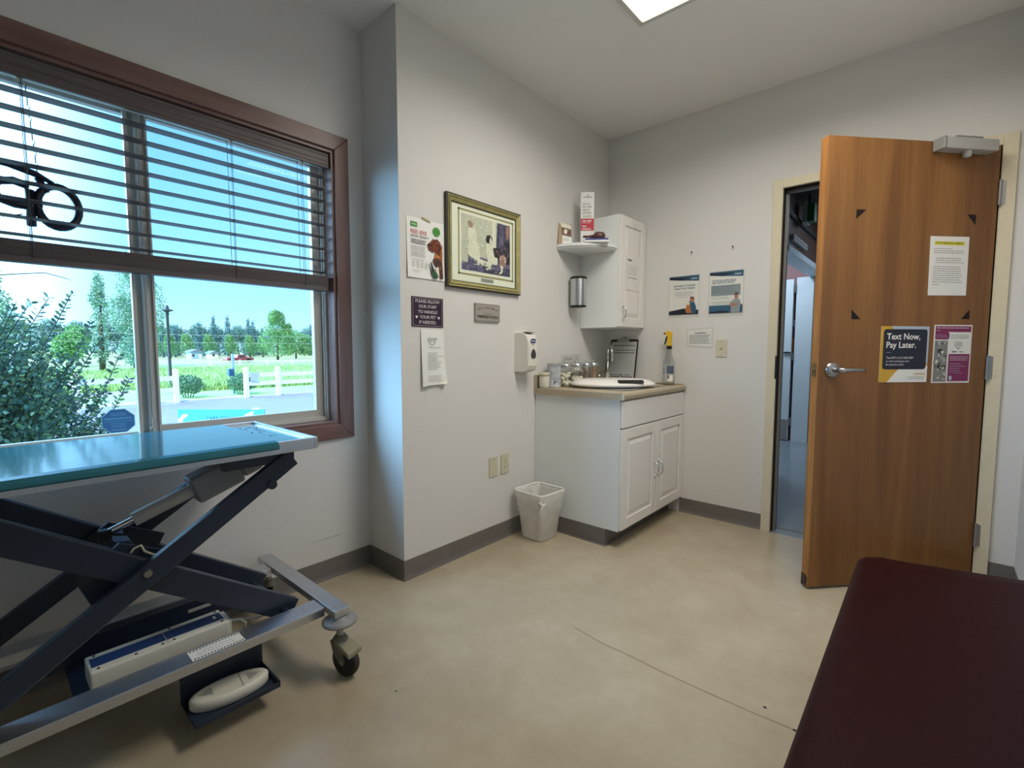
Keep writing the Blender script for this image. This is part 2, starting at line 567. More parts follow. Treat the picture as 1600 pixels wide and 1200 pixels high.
        me.polygons.foreach_set('use_smooth', self.sm)
        me.update()
        ob = bpy.data.objects.new(name, me)
        COL.objects.link(ob)
        if parent is not None:
            ob.parent = parent
            ORG[ob.name] = tuple(o)
        else:
            ob.location = o
            ORG[ob.name] = tuple(o)
        if bevel:
            b = ob.modifiers.new('bevel', 'BEVEL'); b.width = bevel; b.segments = bseg; b.limit_method = 'ANGLE'; b.angle_limit = math.radians(40)
            b.harden_normals = False
        tag(ob, label, cat, group, kind)
        return ob

def tag(o, label=None, cat=None, group=None, kind=None):
    if label: o['label'] = label
    if cat: o['category'] = cat
    if group: o['group'] = group
    if kind: o['kind'] = kind
    return o

def thing(name, loc, label, cat, group=None, kind=None):
    o = bpy.data.objects.new(name, None)
    o.empty_display_size = 0.05
    COL.objects.link(o)
    o.location = loc
    ORG[o.name] = tuple(loc)
    return tag(o, label, cat, group, kind)

def copy_thing(o, loc, label=None, parent=None):
    c = o.copy(); COL.objects.link(c)
    if parent is None:
        c.location = loc
        if label: c['label'] = label
        ORG[c.name] = tuple(loc)
    else:
        c.parent = parent
    for ch in list(o.children):
        copy_thing(ch, None, None, c)
    return c

def rrect(x0, x1, y0, y1, rad, seg=5):
    pts = []
    for (cx, cy, a0) in ((x1 - rad, y1 - rad, 0), (x0 + rad, y1 - rad, 90), (x0 + rad, y0 + rad, 180), (x1 - rad, y0 + rad, 270)):
        for i in range(seg + 1):
            t = math.radians(a0 + 90 * i / seg)
            pts.append((cx + rad * math.cos(t), cy + rad * math.sin(t)))
    return pts

def struct(mb, name, parent=None, **k):
    return mb.build(name, parent, kind='structure' if parent is None else None, **k)

# ================================================================== THE ROOM
H = 2.75
WX = -0.308          # window wall face
YB = -4.5            # wall behind the camera
XR = 2.285           # wall by the bench
WO = WX - 0.2        # outer face
wy0, wy1, wz0, wz1 = -3.72, -2.09, 0.78, 2.127     # window opening
dx0, dx1, dz = 1.208, 2.142, 2.135                 # door opening

b = MB().box(-0.6, 2.6, YB - 0.2, 0.0, -0.1, 0.0, 'floor')
# hairline crack across the floor
crk = [(0.864, -1.706), (0.94, -1.716), (1.007, -1.725), (1.13, -1.722), (1.248, -1.729), (1.407, -1.727), (1.567, -1.722), (1.675, -1.714)]
mat('crack', '#756953', 0.8)
for i in range(len(crk) - 1):
    (ax, ay), (bx, by) = crk[i], crk[i + 1]
    w = 0.0012
    b.raw([(ax, ay - w, 0.0006), (bx, by - w, 0.0006), (bx, by + w, 0.0006), (ax, ay + w, 0.0006)], [(0, 1, 2, 3)], 'crack')
for (cx, cy, rr) in ((1.582, -1.671, 0.006), (1.675, -1.714, 0.006), (0.62, -2.42, 0.004)):
    b.cyl((cx, cy, 0.0), (cx, cy, 0.0012), rr, rr * 0.6, 'black', seg=7)
struct(b, 'floor')
struct(MB().box(-0.6, 2.6, YB - 0.2, 0.12, H, H + 0.12, 'ceiling'), 'ceiling')
b = MB()
b.box(WO, WX, YB, wy0, 0, H, 'wall').box(WO, WX, wy1, -1.933, 0, H, 'wall').box(WO, WX, wy0, wy1, 0, wz0, 'wall').box(WO, WX, wy0, wy1, wz1, H, 'wall')
b.raw([(WX + 0.0008, -2.262, 0.212), (WX + 0.0008, -2.10, 0.209), (WX + 0.0008, -2.10, 0.2115), (WX + 0.0008, -2.262, 0.2132)], [(0, 1, 2, 3)], 'grey')
struct(b, 'wall_window')
struct(MB().box(WO, 0.0, -1.933, 0.12, 0, H, 'wall'), 'wall_picture')
b = MB()
b.box(0.0, dx0, 0, 0.12, 0, H, 'wall').box(dx1, 2.6, 0, 0.12, 0, H, 'wall').box(dx0, dx1, 0, 0.12, dz, H, 'wall')
struct(b, 'wall_door')
struct(MB().box(XR, 2.6, YB, 0.0, 0, H, 'wall'), 'wall_bench')
struct(MB().box(-0.6, 2.6, YB - 0.2, YB, 0, H, 'wall'), 'wall_rear')

# cove baseboard, profile with a small toe
def cove(name, pts, side=1):
    """pts: run on the floor along the wall; toe turns to the left of the run for side=1"""
    mb = MB()
    prof = [(0, 0), (0.010, 0), (0.0085, 0.006), (0.005, 0.014), (0.003, 0.03), (0.003, 0.10), (0.0, 0.102)]
    n = len(pts); rows = []
    for i, p in enumerate(pts):
        p = Vector((p[0], p[1], 0))
        if i == 0: d1 = d2 = (Vector(pts[1]) - Vector(pts[0])).normalized()
        elif i == n - 1: d1 = d2 = (Vector(pts[-1]) - Vector(pts[-2])).normalized()
        else:
            d1 = (Vector(pts[i]) - Vector(pts[i - 1])).normalized(); d2 = (Vector(pts[i + 1]) - Vector(pts[i])).normalized()
        n1 = Vector((-d1.y, d1.x)) * side; n2 = Vector((-d2.y, d2.x)) * side
        mt = (n1 + n2); mt = mt / mt.dot(n1) if mt.length > 1e-6 else n1
        rows.append([(p.x + mt.x * a, p.y + mt.y * a, z) for (a, z) in prof])
    vs = [q for rw in rows for q in rw]; k = len(prof); fs = []
    for i in range(n - 1):
        for j in range(k):
            a, b_ = i * k + j, i * k + (j + 1) % k
            q = (a, b_, b_ + k, a + k)
            fs.append(q if side < 0 else q[::-1])
    mb.raw(vs, fs, 'baseboard')
    ends = [tuple(range(k)), tuple(range((n - 1) * k, n * k))[::-1]]
    mb.raw(vs, ends if side > 0 else [e[::-1] for e in ends], 'baseboard')
    return struct(mb, name)
cove('baseboard_window', [(WX, YB), (WX, -1.933), (0.0, -1.933), (0.0, -0.892)], side=-1)
cove('baseboard_door', [(0.62, 0.0), (1.157, 0.0)], side=-1)
cove('baseboard_bench', [(2.191, 0.0), (XR, 0.0), (XR, YB)], side=-1)

# ------------------------------------------------------------------ door frame (hollow metal) in the door wall
b = MB()
FW = 0.051; prj = -0.018
b.box(dx0 - FW, dx0, prj, 0.0, 0, dz + 0.05, 'door_frame')
b.box(dx1, dx1 + FW, prj, 0.0, 0, dz + 0.05, 'door_frame')
b.box(dx0, dx1, prj, 0.0, dz, dz + 0.05, 'door_frame')
# returns into the opening
b.box(dx0, dx0 + 0.003, prj, 0.14, 0, dz, 'door_frame').box(dx1 - 0.003, dx1, prj, 0.14, 0, dz, 'door_frame').box(dx0, dx1, prj, 0.14, dz - 0.003, dz, 'door_frame')
jf = struct(b, 'door_1', bevel=0.002)
b = MB()
b.box(dx0 + 0.003, dx0 + 0.006, 0.0, 0.045, 0, dz - 0.006, 'dark_gasket').box(dx0 + 0.006, dx0 + 0.02, 0.045, 0.08, 0, dz - 0.02, 'grey')
b.box(dx1 - 0.02, dx1 - 0.006, 0.045, 0.08, 0, dz - 0.02, 'grey').box(dx0 + 0.006, dx1 - 0.006, 0.045, 0.08, dz - 0.02, dz - 0.006, 'grey')
b.box(dx0 + 0.003, dx1 - 0.003, 0.0, 0.045, dz - 0.006, dz - 0.003, 'dark_gasket')
b.box(dx1 - 0.006, dx1 - 0.003, 0.0, 0.045, 0, dz - 0.006, 'dark_gasket')
b.build('door_stop', jf)
b = MB().box(dx0 - 0.004, dx0 + 0.0065, -0.021, 0.03, 0.98, 1.12, 'dark_gasket')
b.build('strike_plate', jf)

# ------------------------------------------------------------------ the oak door leaf, swung into the room
DN = Vector((1.536, -0.697, 0)); DHg = Vector((2.128, -0.030, 0))
dR = (DHg - DN).normalized()
LW = 0.90
MD = frame(DN + dR * 0.0, dR)           # u from latch edge to hinge edge, v up, n towards the room
leaf = MB(MD).box(0, LW, 0.012, 2.128, -0.044, 0, 'oak')
leaf.raw([(-0.0006, 0.013, -0.043), (-0.0006, 0.013, -0.001), (-0.0006, 2.127, -0.001), (-0.0006, 2.127, -0.043)], [(0, 1, 2, 3)], 'oak_edge')
door = leaf.build('door_2', kind='structure', origin=tuple(DHg), bevel=0.0015)
ORG[door.name] = tuple(DHg)
# worn lower corner
mat('worn', '#4a3524', 0.8, var=0.4, scale=60)
b = MB(MD)
b.box(-0.0025, 0.003, 0.011, 0.07, -0.044, -0.012, 'worn').box(-0.0028, 0.001, 0.03, 0.06, -0.022, -0.008, 'black')
b.build('edge_wear', door)
b = MB(MD).box(-0.003, 0.0, 1.035, 1.095, -0.034, -0.01, 'brass_dull').cyl((-0.010, 1.065, -0.022), (0, 1.065, -0.022), 0.006, 0.008, 'brass_dull', seg=10)
b.build('latch_plate', door)
# lever handle
b = MB(MD)
hx, hz = 0.072, 1.065
b.lathe([(0.0, 0.016), (0.030, 0.014), (0.036, 0.007), (0.037, 0)], 'brushed', c=(hx, hz, 0), axis=(0, 0, 1))
hb = b.build('door_handle', door)
b = MB(MD)
b.cyl((hx, hz, 0.01), (hx, hz, 0.058), 0.012, 0.011, 'brushed')
b.tube([(hx - 0.012, hz, 0.056), (hx + 0.02, hz + 0.001, 0.06), (hx + 0.06, hz + 0.002, 0.06), (hx + 0.10, hz, 0.056), (hx + 0.125, hz - 0.003, 0.05)], [0.010, 0.0115, 0.0095, 0.009, 0.007], 'brushed', seg=12)
b.cyl((hx, hz, 0.062), (hx, hz, 0.07), 0.006, 0.006, 'steel')
b.build('lever', hb)
# hinges
for z in (0.23, 1.072, 1.907):
    b = MB()
    c = DHg + Vector((0.016, 0.012, 0))
    b.cyl((2.139, -0.026, z - 0.057), (2.139, -0.026, z + 0.057), 0.0075, None, 'brushed', seg=12)
    for k in (-0.058, 0.055):
        b.cyl((2.139, -0.026, z + k), (2.139, -0.026, z + k + 0.004), 0.009, None, 'brushed', seg=12)
    b.box(2.139, 2.158, -0.0215, -0.0185, z - 0.055, z + 0.055, 'brushed')
    b.build('hinge', door)
# closer mounted at the head of the leaf
b = MB(MD).box(0.545, 0.82, 2.078, 2.130, 0.0005, 0.055, 'lgrey').box(0.53, 0.545, 2.076, 2.132, 0.0005, 0.057, 'grey').box(0.60, 0.74, 2.130, 2.140, 0.004, 0.05, 'grey')
clo = b.build('door_closer', door, bevel=0.004)
b = MB(MD).lathe([(0.0, -0.028), (0.014, -0.026), (0.018, -0.015), (0.018, 0.0)], 'lgrey', c=(0.68, 2.078, 0.03), axis=(0, 1, 0), seg=16)
b.build('spindle_cap', clo)
b = MB()
b.bar(tuple(MD @ Vector((0.70, 2.144, 0.03))), (2.0, -0.012, 2.150), 0.022, 0.006, 'grey')
b.build('closer_arm', clo)
mat('felt', '#160c0e', 0.9)
for pts, lab in (([(0.157, 1.804), (0.206, 1.805), (0.157, 1.762)], 'small black corner triangle on the oak door, upper one nearer the handle edge'),
                 ([(0.742, 1.801), (0.787, 1.802), (0.787, 1.754)], 'small black corner triangle on the oak door, upper one nearer the hinges'),
                 ([(0.157, 1.347), (0.159, 1.303), (0.205, 1.303)], 'small black corner triangle on the oak door above the dark text poster'),
                 ([(0.787, 1.352), (0.744, 1.308), (0.789, 1.308)], 'small black corner triangle on the oak door above the purple poster')):
    MB(MD).prism(pts, 0.0, 0.0012, 'felt').build('corner_mount', None, lab, 'sticker', 'black corner mounts on the door')

# ------------------------------------------------------------------ papers on the door
b = MB(MD)
b.prism([(0.549, 1.695), (0.758, 1.697), (0.760, 1.420), (0.553, 1.418)], 0.0008, 0.0018, 'paper')
b.rect(0.572, 0.735, 1.656, 1.672, 0.0022, 'mustard')
mat('highlight', '#e8e03c', 0.6)
b.rect(0.572, 0.735, 1.656, 1.672, 0.0024, 'highlight').text('ATTN ANXIOUS CLIENTS', 0.576, 1.660, 0.0095, 0.0028, 'ink', maxw=0.155, bold=0.01)
b.lines(0.572, 0.67, 1.637, 0.0022, 'ink', 1, seed=3).lines(0.572, 0.735, 1.627, 0.0022, 'ink', 2, 0.009, seed=4)
b.lines(0.584, 0.735, 1.593, 0.0022, 'ink', 3, 0.010, seed=5)
b.lines(0.572, 0.732, 1.553, 0.0022, 'ink', 8, 0.0103, seed=6, rag=0.08).lines(0.572, 0.61, 1.469, 0.0022, 'ink', 1, seed=8)
b.build('notice', None, 'white printed sheet with yellow highlighted heading on the oak door', 'paper notice')

b = MB(MD)
x0, x1, y0, y1 = 0.317, 0.574, 1.004, 1.271
b.box(x0, x1, y0, y1, 0.0008, 0.0018, 'paper')
b.rect(x0, x1, y0, y1, 0.0020, 'mustard')
b.poly([(0.372, y1), (x1, y1), (x1, y0 + 0.09), (0.50, y0 + 0.12)], 0.0022, 'pale_blue')
b.poly([(0.36, y0), (0.40, y0 + 0.045), (0.44, y0 + 0.08), (x1, y0 + 0.08), (x1, y0)], 0.0024, 'paper')
b.poly(rrect(x0 + 0.014, x1 - 0.010, 1.066, 1.257, 0.014), 0.0028, 'navy')
b.text('Text Now,', x0 + 0.03, 1.209, 0.029, 0.0032, 'paper', bold=0.022, maxw=0.186)
b.text('Pay Later.', x0 + 0.03, 1.169, 0.029, 0.0032, 'paper', bold=0.022, maxw=0.186)
b.rect(x0 + 0.032, x0 + 0.055, 1.146, 1.1475, 0.0032, 'pale_blue')
b.text('Text PAY to 213-286-0457', x0 + 0.032, 1.117, 0.0095, 0.0032, 'paper', maxw=0.172, bold=0.006)
b.text('or visit scratchpay.com', x0 + 0.032, 1.101, 0.0095, 0.0032, 'paper', maxw=0.145)
b.text('for payment plans.', x0 + 0.032, 1.085, 0.0095, 0.0032, 'paper', maxw=0.115)
b.text('scratchpay', x1 - 0.012, 1.041, 0.010, 0.0032, 'mustard', align='r', bold=0.02)
b.lines(0.47, x1 - 0.012, 1.028, 0.0032, 'ink_soft', 2, 0.008, seed=11)
b.build('poster', None, 'navy and mustard payment poster with large white words beside the door handle', 'poster')

b = MB(MD)
x0, x1, y0, y1 = 0.601, 0.809, 0.999, 1.279
b.box(x0, x1, y0, y1, 0.0008, 0.0018, 'paper')
b.rect(x0 + 0.006, x1 - 0.006, y1 - 0.034, y1 - 0.006, 0.0021, 'magenta')
b.poly(rrect(x0 + 0.006, x0 + 0.084, y1 - 0.070, y1 - 0.034, 0.012), 0.0022, 'magenta').rect(x0 + 0.006, x0 + 0.05, y1 - 0.07, y1 - 0.034, 0.0023, 'magenta')
b.rect(x0 + 0.086, x1 - 0.006, y0 + 0.008, y0 + 0.140, 0.0022, 'magenta')
rd = random.Random(5)
b.rect(x0 + 0.006, x0 + 0.078, y0 + 0.006, y1 - 0.076, 0.0022, 'grey')
for i in range(38):
    cx = x0 + 0.012 + rd.random() * 0.058; cy = y0 + 0.014 + rd.random() * 0.185
    b.disc(cx, cy, 0.004 + rd.random() * 0.006, 0.003 + rd.random() * 0.008, 0.0024 + i * 1e-5, rd.choice(['ink', 'ink_soft', 'lgrey', 'dark_grey', 'paper_warm']), 7)
b.lines(x0 + 0.012, x1 - 0.014, y1 - 0.016, 0.0026, 'paper_warm', 1, seed=21, th=0.003)
b.lines(x0 + 0.012, x0 + 0.035, y1 - 0.028, 0.0026, 'paper_warm', 1, seed=22)
b.lines(x0 + 0.012, x0 + 0.075, y1 - 0.05, 0.0027, 'pale_blue', 2, 0.009, seed=23)
b.lines(x0 + 0.092, x1 - 0.012, y1 - 0.050, 0.0026, 'ink_soft', 3, 0.007, seed=24)
hp = [(x0 + 0.135 + 0.0012 * 16 * math.sin(t) ** 3, y1 - 0.096 + 0.0012 * (13 * math.cos(t) - 5 * math.cos(2 * t) - 2 * math.cos(3 * t) - math.cos(4 * t)), 0.0028) for t in [2 * PI * i / 24 for i in range(24)]]
b.tube(hp, 0.0012, 'grey', seg=4, closed=True)
b.rect(x0 + 0.125, x0 + 0.146, y1 - 0.099, y1 - 0.094, 0.0028, 'lgrey')
b.rect(x0 + 0.10, x0 + 0.128, y1 - 0.131, y1 - 0.127, 0.0028, 'ink').rect(x0 + 0.142, x0 + 0.165, y1 - 0.131, y1 - 0.128, 0.0028, 'ink_soft')
b.lines(x0 + 0.094, x1 - 0.012, y0 + 0.126, 0.0026, 'paper', 3, 0.008, seed=25)
b.lines(x0 + 0.094, x1 - 0.03, y0 + 0.092, 0.0026, 'pale_blue', 5, 0.011, seed=26, rag=0.4)
b.rect(x0 + 0.094, x0 + 0.110, y0 + 0.014, y0 + 0.034, 0.0026, 'pale_blue')
b.build('poster', None, 'purple and white poster with a heart outline and grey photo on the oak door', 'poster')

# ================================================================== WINDOW
win = MB()
cw = 0.07
casz0, casz1, casy1, casy0 = wz0 - cw, wz1 + cw, wy1 + cw, wy0 - cw
# casing boards with mitred corners, as one window trim
def mitred(mb, y0, y1, z0, z1, w, xa, xb, mh, mv):
    O = [(y0, z0), (y1, z0), (y1, z1), (y0, z1)]; I = [(y0 + w, z0 + w), (y1 - w, z0 + w), (y1 - w, z1 - w), (y0 + w, z1 - w)]
    for k in range(4):
        q = [O[k], O[(k + 1) % 4], I[(k + 1) % 4], I[k]]
        mb.prism(q, xa, xb, mh if k % 2 == 0 else mv, axis='x')
trim = MB(); mitred(trim, casy0, casy1, casz0, casz1, cw + 0.004, WX, WX + 0.017, 'casing_wood', 'casing_wood_v')
struct(trim, 'trim_1', bevel=0.003)
wf = MB()
# timber jamb liner
jd = -0.072
for q in ((wy0, wy0 + 0.018, wz0, wz1), (wy1 - 0.018, wy1, wz0, wz1)):
    wf.box(WX + jd, WX + 0.004, q[0], q[1], q[2], q[3], 'casing_wood_v')
wf.box(WX + jd, WX + 0.004, wy0 + 0.018, wy1 - 0.018, wz0, wz0 + 0.018, 'casing_wood')
wf.box(WX + jd, WX + 0.004, wy0 + 0.018, wy1 - 0.018, wz1 - 0.018, wz1, 'casing_wood')
w1 = struct(wf, 'window_1', bevel=0.001)
vf = MB()
def ring(mb, x0, x1, y0, y1, z0, z1, w, m):
    mb.box(x0, x1, y0, y1, z0, z0 + w, m).box(x0, x1, y0, y1, z1 - w, z1, m).box(x0, x1, y0, y0 + w, z0 + w, z1 - w, m).box(x0, x1, y1 - w, y1, z0 + w, z1 - w, m)
xf0, xf1 = WX - 0.16, WX + jd
ring(vf, xf0, xf1, wy0, wy1, wz0, wz1, 0.038, 'vinyl')
ring(vf, xf1, xf1 + 0.006, wy0 + 0.018, wy1 - 0.018, wz0 + 0.018, wz1 - 0.018, 0.012, 'vinyl')
vf.build('window_frame', w1, bevel=0.002)
ym = -2.852
sl = MB(); ring(sl, -0.425, -0.395, ym - 0.002, wy1 - 0.04, wz0 + 0.036, wz1 - 0.038, 0.038, 'vinyl')
sl.box(-0.395, -0.389, ym + 0.006, ym + 0.016, wz0 + 0.05, wz1 - 0.05, 'vinyl').box(-0.395, -0.385, ym + 0.026, ym + 0.030, wz0 + 0.05, wz1 - 0.05, 'vinyl')
sash = sl.build('sliding_sash', w1, bevel=0.002)
MB().box(-0.413, -0.409, ym + 0.036, wy1 - 0.078, wz0 + 0.074, wz1 - 0.076, 'glass').build('pane', sash)
MB().box(-0.388, -0.380, ym + 0.002, ym + 0.012, 0.845, 0.885, 'lgrey').box(-0.388, -0.376, ym - 0.006, ym + 0.004, 0.845, 0.853, 'lgrey').build('sash_latch', sash)
sl = MB(); ring(sl, -0.46, -0.43, wy0 + 0.038, ym + 0.012, wz0 + 0.018, wz1 - 0.038, 0.034, 'vinyl')
sl.box(-0.43, -0.405, ym - 0.035, ym - 0.022, wz0 + 0.04, wz1 - 0.04, 'vinyl')
fs = sl.build('fixed_sash', w1, bevel=0.002)
MB().box(-0.447, -0.443, wy0 + 0.07, ym - 0.02, wz0 + 0.05, wz1 - 0.07, 'glass').build('pane', fs)

# ------------------------------------------------------------------ timber venetian blind, half drawn up
by0, by1 = wy0 + 0.022, wy1 - 0.024
bl = thing('venetian_blind', (-0.345, (by0 + by1) / 2, 1.44), 'brown wooden slatted blind drawn halfway down the window', 'window blind')
b = MB(); b.box(-0.326, -0.314, by0, by1, 2.036, 2.103, 'blind_wood')
for z in (2.048, 2.066, 2.09):
    b.box(-0.314, -0.3115, by0, by1, z, z + 0.006, 'blind_wood')
b.box(-0.345, -0.326, by1 - 0.010, by1, 2.04, 2.1, 'blind_wood')
b.build('valance', bl, bevel=0.0015)
MB().box(-0.366, -0.328, by0 + 0.01, by1 - 0.012, 2.045, 2.09, 'cream').build('headrail', bl)
for k in range(9):
    z = 1.997 - k * 0.0575
    MB().box(-0.372, -0.322, by0 + 0.008, by1 - 0.012, z - 0.0015, z + 0.0015, 'blind_wood').build('slat', bl)
for k in range(12):
    z = 1.468 + k * 0.0042
    MB().box(-0.372, -0.322, by0 + 0.008, by1 - 0.012, z, z + 0.003, 'blind_wood').build('slat', bl)
MB().box(-0.371, -0.323, by0 + 0.008, by1 - 0.012, 1.446, 1.467, 'blind_wood').build('bottom_rail', bl, bevel=0.002)
for y in (-2.24, -2.54, -3.16, -3.5):
    c = MB()
    for xx in (-0.374, -0.320):
        c.tube([(xx, y, 2.05), (xx, y, 1.46)], 0.0011, 'blind_cord', seg=5)
    c.tube([(-0.345, y + 0.004, 2.05), (-0.345, y + 0.004, 1.46)], 0.0009, 'blind_cord', seg=5)
    for k in range(9):
        z = 1.997 - k * 0.0575 - 0.003
        c.tube([(-0.374, y, z), (-0.320, y, z)], 0.0008, 'blind_cord', seg=4)
    c.build('ladder_cord', bl)
    MB().box(-0.330, -0.322, y - 0.01, y + 0.006, 2.026, 2.042, 'lgrey').build('cord_clip', bl)

# ------------------------------------------------------------------ hanging OPEN sign of black tube letters, facing out
sx = -0.399
sg = thing('open_sign', (sx, -3.35, 1.57), 'dark looped tube sign reading OPEN outwards, hanging on a chain behind the blind', 'open sign')
def letter(name, loops, wid=0.0125):
    b = MB()
    for (pts, closed) in loops:
        P3 = [(sx, y, z) for (y, z) in pts]
        b.tube(P3, wid, 'led_tube', seg=10, closed=closed)
        b.tube([(p[0] - 0.008, p[1], p[2]) for p in P3], wid * 0.85, 'led_edge', seg=8, closed=closed)
    return b.build(name, sg)
ell = lambda cy, cz, ry, rz, n=28, a0=0, a1=360: [(cy + ry * math.cos(math.radians(a0 + (a1 - a0) * i / n)), cz + rz * math.sin(math.radians(a0 + (a1 - a0) * i / n))) for i in range(n if a1 - a0 == 360 else n + 1)]
letter('letter_o', [(ell(-3.082, 1.657, 0.054, 0.070), True)])
letter('letter_p', [([(-3.152, 1.70), (-3.152, 1.58)], False), ([(-3.152, 1.712), (-3.19, 1.722), (-3.225, 1.712), (-3.238, 1.685), (-3.225, 1.655), (-3.19, 1.645), (-3.152, 1.645)], False)], 0.013)
letter('letter_e', [([(-3.385, 1.72), (-3.285, 1.72), (-3.285, 1.59), (-3.385, 1.59)], False), ([(-3.285, 1.655), (-3.37, 1.655)], False)])
letter('letter_n', [([(-3.43, 1.58), (-3.43, 1.72), (-3.53, 1.59), (-3.53, 1.73)], False)])
b = MB()
arc = [(-3.09, 1.735), (-3.135, 1.757), (-3.20, 1.775), (-3.29, 1.783), (-3.38, 1.778), (-3.46, 1.762), (-3.54, 1.735)]
b.tube([(sx, y, z) for y, z in arc], [0.006, 0.011, 0.012, 0.012, 0.012, 0.011, 0.006], 'led_tube', seg=10)
b.tube([(sx, -3.112, 1.70), (sx, -3.13, 1.745)], 0.012, 'led_tube', seg=10)
b.tube([(sx, -3.152, 1.66), (sx, -3.122, 1.66)], 0.016, 'led_tube', seg=10)
b.tube([(sx, -3.172, 1.615), (sx, -3.22, 1.598)], 0.002, 'led_tube', seg=6)
b.build('arch_bar', sg)
b = MB()
for yy, side in ((-3.13, 1), (-3.50, -1)):
    b = MB()
    for i in range(16):
        z = 1.77 + i * 0.0185
        y = yy - 0.001 * i * side
        rx = 0.0 if i % 2 else 0.0045
        ry = 0.0045 if i % 2 else 0.0
        b.tube([(sx + rx, y + ry, z), (sx, y, z + 0.013), (sx - rx, y - ry, z), (sx, y, z - 0.013)], 0.0013, 'dark_grey', seg=4, closed=True)
    b.build('chain', sg)

# ------------------------------------------------------------------ ceiling light
lt = thing('ceiling_light', (1.4, -1.37, H), 'recessed rectangular ceiling light panel, lit, with a thin metal rim', 'ceiling light')
lx0, lx1, ly0, ly1 = 0.79, 2.01, -1.675, -1.065
b = MB(); z0 = H - 0.012
b.box(lx0 - 0.012, lx1 + 0.012, ly0 - 0.012, ly0 + 0.012, z0, H - 0.0005, 'lamp_rim').box(lx0 - 0.012, lx1 + 0.012, ly1 - 0.012, ly1 + 0.012, z0, H - 0.0005, 'lamp_rim')
b.box(lx0 - 0.012, lx0 + 0.012, ly0 + 0.012, ly1 - 0.012, z0, H - 0.0005, 'lamp_rim').box(lx1 - 0.012, lx1 + 0.012, ly0 + 0.012, ly1 - 0.012, z0, H - 0.0005, 'lamp_rim')
b.build('rim', lt)
MB().box(lx0 + 0.012, lx1 - 0.012, ly0 + 0.012, ly1 - 0.012, H - 0.006, H - 0.001, 'panel_lamp').build('diffuser', lt)

ll = bpy.data.lights.new('ceiling_lamp', 'AREA'); ll.shape = 'RECTANGLE'; ll.size = lx1 - lx0 - 0.03; ll.size_y = ly1 - ly0 - 0.03
ll.energy = LAMP_W; ll.color = (1.0, 0.95, 0.86); ll.spread = math.radians(160)
lo = bpy.data.objects.new('ceiling_lamp', ll); COL.objects.link(lo); lo.location = ((lx0 + lx1) / 2 - 1.4, (ly0 + ly1) / 2 + 1.37, -0.008); lo.parent = lt

# ================================================================== THINGS ON THE PICTURE WALL  (u = along +y, v = up, n = into the room)
def PW(y, z, x=0.0):
    return frame((x, y, z), (0, 1, 0))
# dog poster
b = MB(PW(-1.892, 1.512))
w, h = 0.236, 0.292
vs = []; N_ = 8
def curl(uu, vv):
    k = uu / w; j = 1 - vv / h
    return 0.0015 + 0.012 * max(0, j - 0.55) ** 1.5 + 0.004 * max(0, 0.2 - k) * 5 * j
grid = [(i * w / N_, j * h / N_) for j in range(N_ + 1) for i in range(N_ + 1)]
b.raw([(p[0], p[1], curl(*p)) for p in grid], [(j * (N_ + 1) + i, j * (N_ + 1) + i + 1, (j + 1) * (N_ + 1) + i + 1, (j + 1) * (N_ + 1) + i) for j in range(N_) for i in range(N_)], 'paper', True)
base = 0.0105
def fr(pts, n, m):   # fractions of the sheet
    b.poly([(p[0] * w, p[1] * h) for p in pts], n, m)
F0 = 0.0095
b.rect(0.10 * w, 0.27 * w, 0.845 * h, 0.925 * h, 0.0040, 'green').rect(0.12 * w, 0.25 * w, 0.880 * h, 0.888 * h, 0.0042, 'paper')
b.text('RED EYE', 0.10 * w, 0.735 * h, 0.0195, 0.0042, 'red', maxw=0.42 * w)
b.text('NOW WHAT?', 0.10 * w, 0.672 * h, 0.0130, 0.0048, 'ink', maxw=0.46 * w)
b.lines(0.10 * w, 0.50 * w, 0.630 * h, 0.0055, 'ink', 3, 0.0085, 0.0034, seed=31)
b.lines(0.10 * w, 0.49 * w, 0.525 * h, 0.0060, 'ink_soft', 4, 0.0065, seed=32)
b.lines(0.10 * w, 0.49 * w, 0.425 * h, 0.0065, 'ink_soft', 4, 0.0065, seed=33)
b.lines(0.10 * w, 0.46 * w, 0.305 * h, 0.0075, 'ink_soft', 1, seed=34)
for k in range(4):
    for q in range(6):
        b.lines((0.12 + 0.11 * k) * w, (0.19 + 0.11 * k) * w, (0.275 - 0.019 * q) * h, 0.0085 + q * 0.0002, 'ink_soft', 1, th=0.0016, seed=40 + k * 7 + q)
b.lines(0.12 * w, 0.34 * w, 0.115 * h, 0.0105, 'ink_soft', 1, seed=35)
b.disc(0.78 * w, 0.835 * h, 0.105 * w, 0.078 * h, 0.0040, 'green')
b.lines(0.70 * w, 0.86 * w, 0.845 * h, 0.0043, 'green_dark', 2, 0.008, seed=36, rag=0)
# brown dog seen from the side
fr([(0.53, 0.60), (0.60, 0.635), (0.66, 0.685), (0.80, 0.71), (0.88, 0.66), (0.92, 0.60), (0.90, 0.55), (0.84, 0.50), (0.66, 0.475), (0.57, 0.505), (0.545, 0.55)], 0.0062, 'dog_brown')
fr([(0.82, 0.66), (0.92, 0.62), (0.93, 0.30), (0.94, 0.04), (0.88, 0.03), (0.82, 0.30), (0.70, 0.36), (0.74, 0.48)], 0.0068, 'dog_tan')
fr([(0.72, 0.60), (0.84, 0.66), (0.90, 0.58), (0.84, 0.44), (0.74, 0.46)], 0.0071, 'dog_brown')
fr([(0.66, 0.36), (0.80, 0.39), (0.92, 0.28), (0.94, 0.04), (0.86, 0.03), (0.82, 0.22), (0.70, 0.27)], 0.0100, 'choc')
fr([(0.53, 0.60), (0.55, 0.612), (0.585, 0.605), (0.57, 0.578), (0.54, 0.578)], 0.0075, 'black')
fr([(0.655, 0.70), (0.675, 0.71), (0.73, 0.655), (0.715, 0.65)], 0.0075, 'dog_brown')
